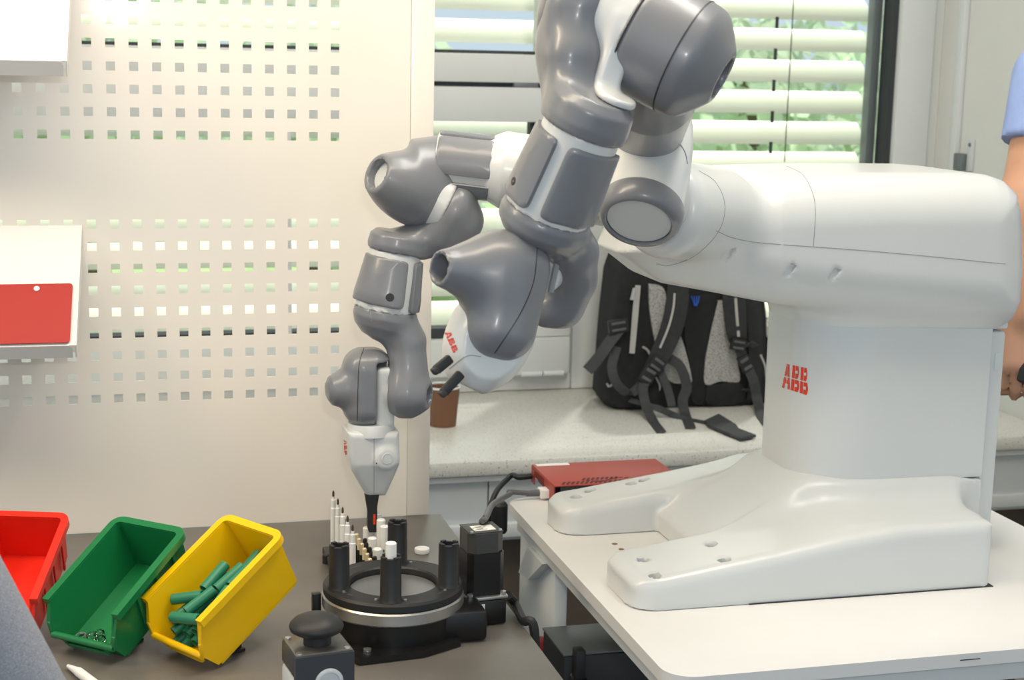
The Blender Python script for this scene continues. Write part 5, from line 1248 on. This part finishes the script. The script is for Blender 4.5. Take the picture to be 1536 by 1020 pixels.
# bright edging on the side pockets
for pts in ([(964, 520), (972, 526), (978, 540)], [(984, 566), (990, 580), (984, 592)], [(1141, 532), (1148, 550), (1150, 570), (1156, 588), (1164, 594)], [(910, 575), (914, 580), (920, 574)]):
    web('piping', [(u, v, -.012 if u < 1130 else -.03) for u, v in pts], 3, M_PIPE, bk, th=.002)
em = mat('blue_emblem_print', (40, 92, 190), .6)
for k in range(4): web('emblem', [(1037+4*k, 444, -.011), (1040+2.5*k, 452+(2 if k in (1, 2) else 0), -.011), (1042+.8*k, 459, -.011)], 1.8, em, bk, th=.0015)
# crumpled white paper beside the pack
pcc = KP(1158, 492, .03); zpap = pcc[2]
pv_ = s_ell(A(pcc[0], pcc[1], pcc[2]), None, (13*sp, .02, 17*sp)); Vp, Fp = sdf_geo(pv_, .004)
Vp = Vp+RNG.normal(scale=.0022, size=Vp.shape); 
bx_ = thing('side_pouch', A(pcc[0], pcc[1], ZS), 'white crumpled tissue on a dark pouch between backpack and robot column', 'tissue')
mk('tissue', Vp, Fp, M_PAPER, bx_, False); box('pouch', A(pcc[0]+.01, pcc[1]+.01, (ZS+zpap-.02)/2), (.026, .028, (zpap-.02-ZS)/2-.001), M_PACK, bx_, None, .008)

# ================================================================== people
M_SKIN = mat('skin', (196, 148, 120), 0.5, var=0.08, scale=25, bump=0.05, bscale=200)
M_HAIR = mat('brown_hair', (70, 54, 42), 0.7, var=0.2, scale=60, bump=0.4, bscale=300)
M_BLUE = mat('light_blue_shirt', (146, 168, 218), 0.85, var=0.06, scale=30, bump=0.25, bscale=400)
M_TROUS = mat('dark_trousers', (52, 56, 66), 0.85, var=0.1, scale=40)
M_SHOE = mat('dark_shoe', (40, 36, 34), 0.5, var=0.1)
M_EYE = mat('eye_white', (236, 234, 230), 0.2, var=0.0); M_IRIS = mat('iris', (70, 60, 50), 0.2, var=0.0)
def tweed(name, base, dark):
    m = speckle_mat(name, base, [(dark, 900, 0.45), (tuple(min(255, int(c*1.25)) for c in base), 1100, 0.25)], 0.9); return m
M_TWEED = tweed('grey_woven_jacket', (150, 154, 164), (116, 120, 132))
def hand(w, d, up, side, curl, scale=1.0):
    """palm and five fingers: wrist w, finger direction d, back-of-hand normal up, thumb toward side"""
    d = nrm(d); up = nrm(up-(up@d)*d); sd = np.cross(d, up); sd = sd if sd@side > 0 else -sd; k = scale; parts = []
    pal = s_box(w+d*.048*k, np.stack([sd, d, up], 1), (.040*k, .047*k, .0135*k), .012*k); parts.append(pal)
    for i, (off, L) in enumerate(((.030, .070), (.010, .079), (-.010, .073), (-.030, .056))):
        p = w+d*(.090-abs(off)*.12)*k+sd*off*k; dd = d; r = (.0088-.0006*i)*k
        for j, f in enumerate((.46, .30, .24)):
            a = math.radians(curl*(0.55, 1.0, 0.7)[j]); dd = nrm(math.cos(a)*dd-math.sin(a)*up); q = p+dd*L*f*k; parts.append(s_cap(p, q, r, r*.92)); p = q; r *= .93; 
            up2 = np.cross(sd, dd); 
    p = w+d*.022*k+sd*.034*k; dd = nrm(d*.75+sd*.62-up*.25)
    for L, r in ((.036, .0115), (.030, .0100), (.024, .009)):
        q = p+dd*L*k; parts.append(s_cap(p, q, r*k, r*.92*k)); p = q; dd = nrm(dd-sd*.28+d*.2-up*math.sin(math.radians(curl))*.35)
    return SU(.006, *parts)
def person(label, hip, face, armL, armR, cloth, long_sleeve, handL, handR, cat_cloth='shirt', hem=None):
    """hip = pelvis point, face = looking direction, arms = (shoulder, elbow, wrist), hands = hand() shapes"""
    hip = np.asarray(hip, float); f = nrm(A(face[0], face[1], 0)); s = np.cross(f, A(0, 0, 1)); up = A(0, 0, 1.0)
    t = thing('person', A(hip[0], hip[1], 0), label, 'person')
    chest = hip+up*.42+f*.01; neck0 = hip+up*.54; neck1 = hip+up*.62+f*.015; hd = hip+up*.715+f*.03
    FH = np.stack([s, f, up], 1)
    head = SU(.03, s_ell(hd+up*.02-f*.012, FH, (.075, .092, .098)), s_ell(hd-up*.045+f*.02, FH, (.056, .068, .072)))
    head = SU(.012, head, s_cap(hd+f*.088+up*.012, hd+f*.108-up*.022, .008, .014), s_ell(hd+f*.075-up*.062, FH, (.026, .014, .008)), s_ell(hd+s*.078, FH, (.010, .022, .032)), s_ell(hd-s*.078, FH, (.010, .022, .032)), s_ell(hd+f*.072-up*.098, FH, (.024, .018, .018)))
    head = SUB(head, *[s_ell(hd+f*.088+s*x+up*.012, FH, (.016, .010, .009)) for x in (-.032, .032)], k=.008)
    tor = SU(.08, s_ell(hip+up*.02, FH, (.155, .105, .13)), s_ell(chest, FH, (.165, .11, .20)))
    arms = []; 
    for (a, b, c) in (armL, armR): arms += [s_cap(a, b, .052, .042), s_cap(b, c, .043, .029)]
    legs = []; feet = []
    for x in (-1, 1):
        h_ = hip+s*.09*x-up*.04; kn = h_+f*.02-up*(h_[2]*.5-.02); an = A(kn[0]-f[0]*.03, kn[1]-f[1]*.03, .09); legs.append(SU(.03, s_cap(h_, kn, .082, .056), s_cap(kn, an, .054, .038))); feet.append((an, x))
    body = SU(.035, SU(.03, s_cap(neck0, neck1+up*.04, .058, .052), head), tor, *arms); body = SU(.015, body, handL, handR); body = SU(.03, body, *legs)
    sdf('body', body, M_SKIN, t, .009 if long_sleeve else .0075, None)
    for x in (-.032, .032):
        e = lathe('eye', hd+f*.070+s*x+up*.012, f, [(0, .011), (.006, .010), (.0105, .006), (.012, 0)], M_EYE, t, 16); lathe('iris', hd+f*.0815+s*x+up*.012, f, [(0, .005), (.0012, 0)], M_IRIS, e, 12)
    mk('lips', *lathe_geo(hd+f*.086-up*.062, f, [(-.004, .020), (.002, .012), (.003, 0)], 16), mat('lips', (184, 112, 100), .5), t)
    hair = SUB(s_ell(hd+up*.035-f*.022, FH, (.084, .098, .098)), s_ell(hd-up*.03+f*.07, FH, (.10, .09, .085)), k=.02); sdf('hair', hair, M_HAIR, t, .007, None)
    sh = []
    for (a, b, c) in (armL, armR):
        if long_sleeve: sh += [s_cap(a, b, .070, .060), s_cap(b, c+(c-b)*.02, .060, .044)]
        else: m_ = a+(b-a)*(hem or .62); sh += [INT(s_cap(a, a+(b-a)*.8, .066, .058), HALF(b-a, m_))]
    top = SU(.05, SU(.08, s_ell(hip+up*.02, FH, (.178, .128, .19)), s_ell(chest, FH, (.188, .132, .205))), *[q for q in sh])
    if not long_sleeve:
        for (a, b, c) in (armL, armR):
            pass
    cuts = [HALF(-up, hip-up*.10)]
    top = INT(top, *cuts); sdf(cat_cloth, top, cloth, t, .0075, 60)
    lathe('collar', neck0+up*.012, up, [(0, .078), (.03, .070), (.032, .064), (.0, .066)], cloth, t, 32)
    tr_s = SU(.04, s_ell(hip-up*.03, FH, (.172, .122, .12)), *[SU(.03, s_cap(hip+s*.09*x-up*.06, hip+s*.095*x+f*.02-up*(hip[2]*.5), .098, .078), s_cap(hip+s*.095*x+f*.02-up*(hip[2]*.5), A(feet[i][0][0], feet[i][0][1], .10), .078, .068)) for i, x in enumerate((-1, 1))])
    tr_s = INT(tr_s, HALF(up, hip+up*.05), HALF(-up, A(0, 0, .055))); sdf('trousers', tr_s, M_TROUS, t, .012, 60)
    for an, x in feet:
        sh_ = SU(.02, s_ell(A(an[0], an[1], .045)+f*.07, FH, (.046, .125, .044)), s_cap(A(an[0], an[1], .05), A(an[0], an[1], .085), .045)); sh_ = INT(sh_, HALF(-up, A(0, 0, .002))); sdf('shoe', sh_, M_SHOE, t, .007, 60)
    return t
# visitor at the right edge: bare forearm in a light blue short sleeve
Sh = A(float(PY(1578, 100, 2.15)[0])+.02, 2.17, 1.455); El = PY(1539, 318, 2.13); Wr = PY(1544, 470, 2.08); 
hR = hand(Wr, nrm(PY(1537, 540, 2.07)-Wr), A(-.55, -.83, 0), A(-.8, -.4, 0), 55)
hipR = A(Sh[0]+.295, Sh[1]+.02, .95)
S2 = A(Sh[0]+.50, Sh[1]+.03, 1.455); E2 = S2+A(.02, .02, -.29); W2 = E2+A(-.04, -.10, -.24)
person('person in a light blue short-sleeved shirt holding a dark gadget, right picture edge', hipR, (-.12, -1), (Sh, El, Wr), (S2, E2, W2), M_BLUE, False, hR, hand(W2, A(0, -.3, -1), A(1, 0, 0), A(0, -1, 0), 25), hem=.50)
gd = PY(1541, 556, 2.056); box_ = box('handheld_gadget', gd, (.008, .011, .020), M_BLACKM, None, frame_z(nrm(A(-.35, -.2, -.9))), .006); tag(box_, 'black gadget held in the hand at the right edge', 'gadget')
# person in a grey jacket at the lower left corner
e_a, e_b = PY(-4, 790, 1.25), PY(92, 1020, 1.25); dE = nrm(e_b-e_a); nE = nrm(np.cross(dE, A(0, 1, 0))); nE = nE if nE[0] < 0 else -nE
El3 = e_a+nE*.074-dE*.05; Wr3 = e_b+nE*.050+dE*.06; Wr3[1] += .07
Sh3 = El3-nrm(dE*A(1.2, 1, .9)+A(0, .35, 0))*.285
hp3 = A(Sh3[0]-.19, Sh3[1]-.05, .95); zz = Sh3[2]-.505; hp3[2] = zz
S4 = A(Sh3[0]-.40, Sh3[1]-.06, Sh3[2]); E4 = S4+A(-.03, .08, -.27); W4 = E4+A(.08, .2, -.12)
h3 = hand(Wr3, nrm(A(.25, .9, -.35)), A(0, .3, 1), A(-1, 0, 0), 25); h4 = hand(W4, nrm(A(.25, .9, -.3)), A(0, .3, 1), A(1, 0, 0), 25)
person('person in a grey woven jacket, only the sleeve showing at the lower left corner', hp3, (.25, 1), (Sh3, El3, Wr3), (S4, E4, W4), M_TWEED, True, h3, h4, 'jacket')
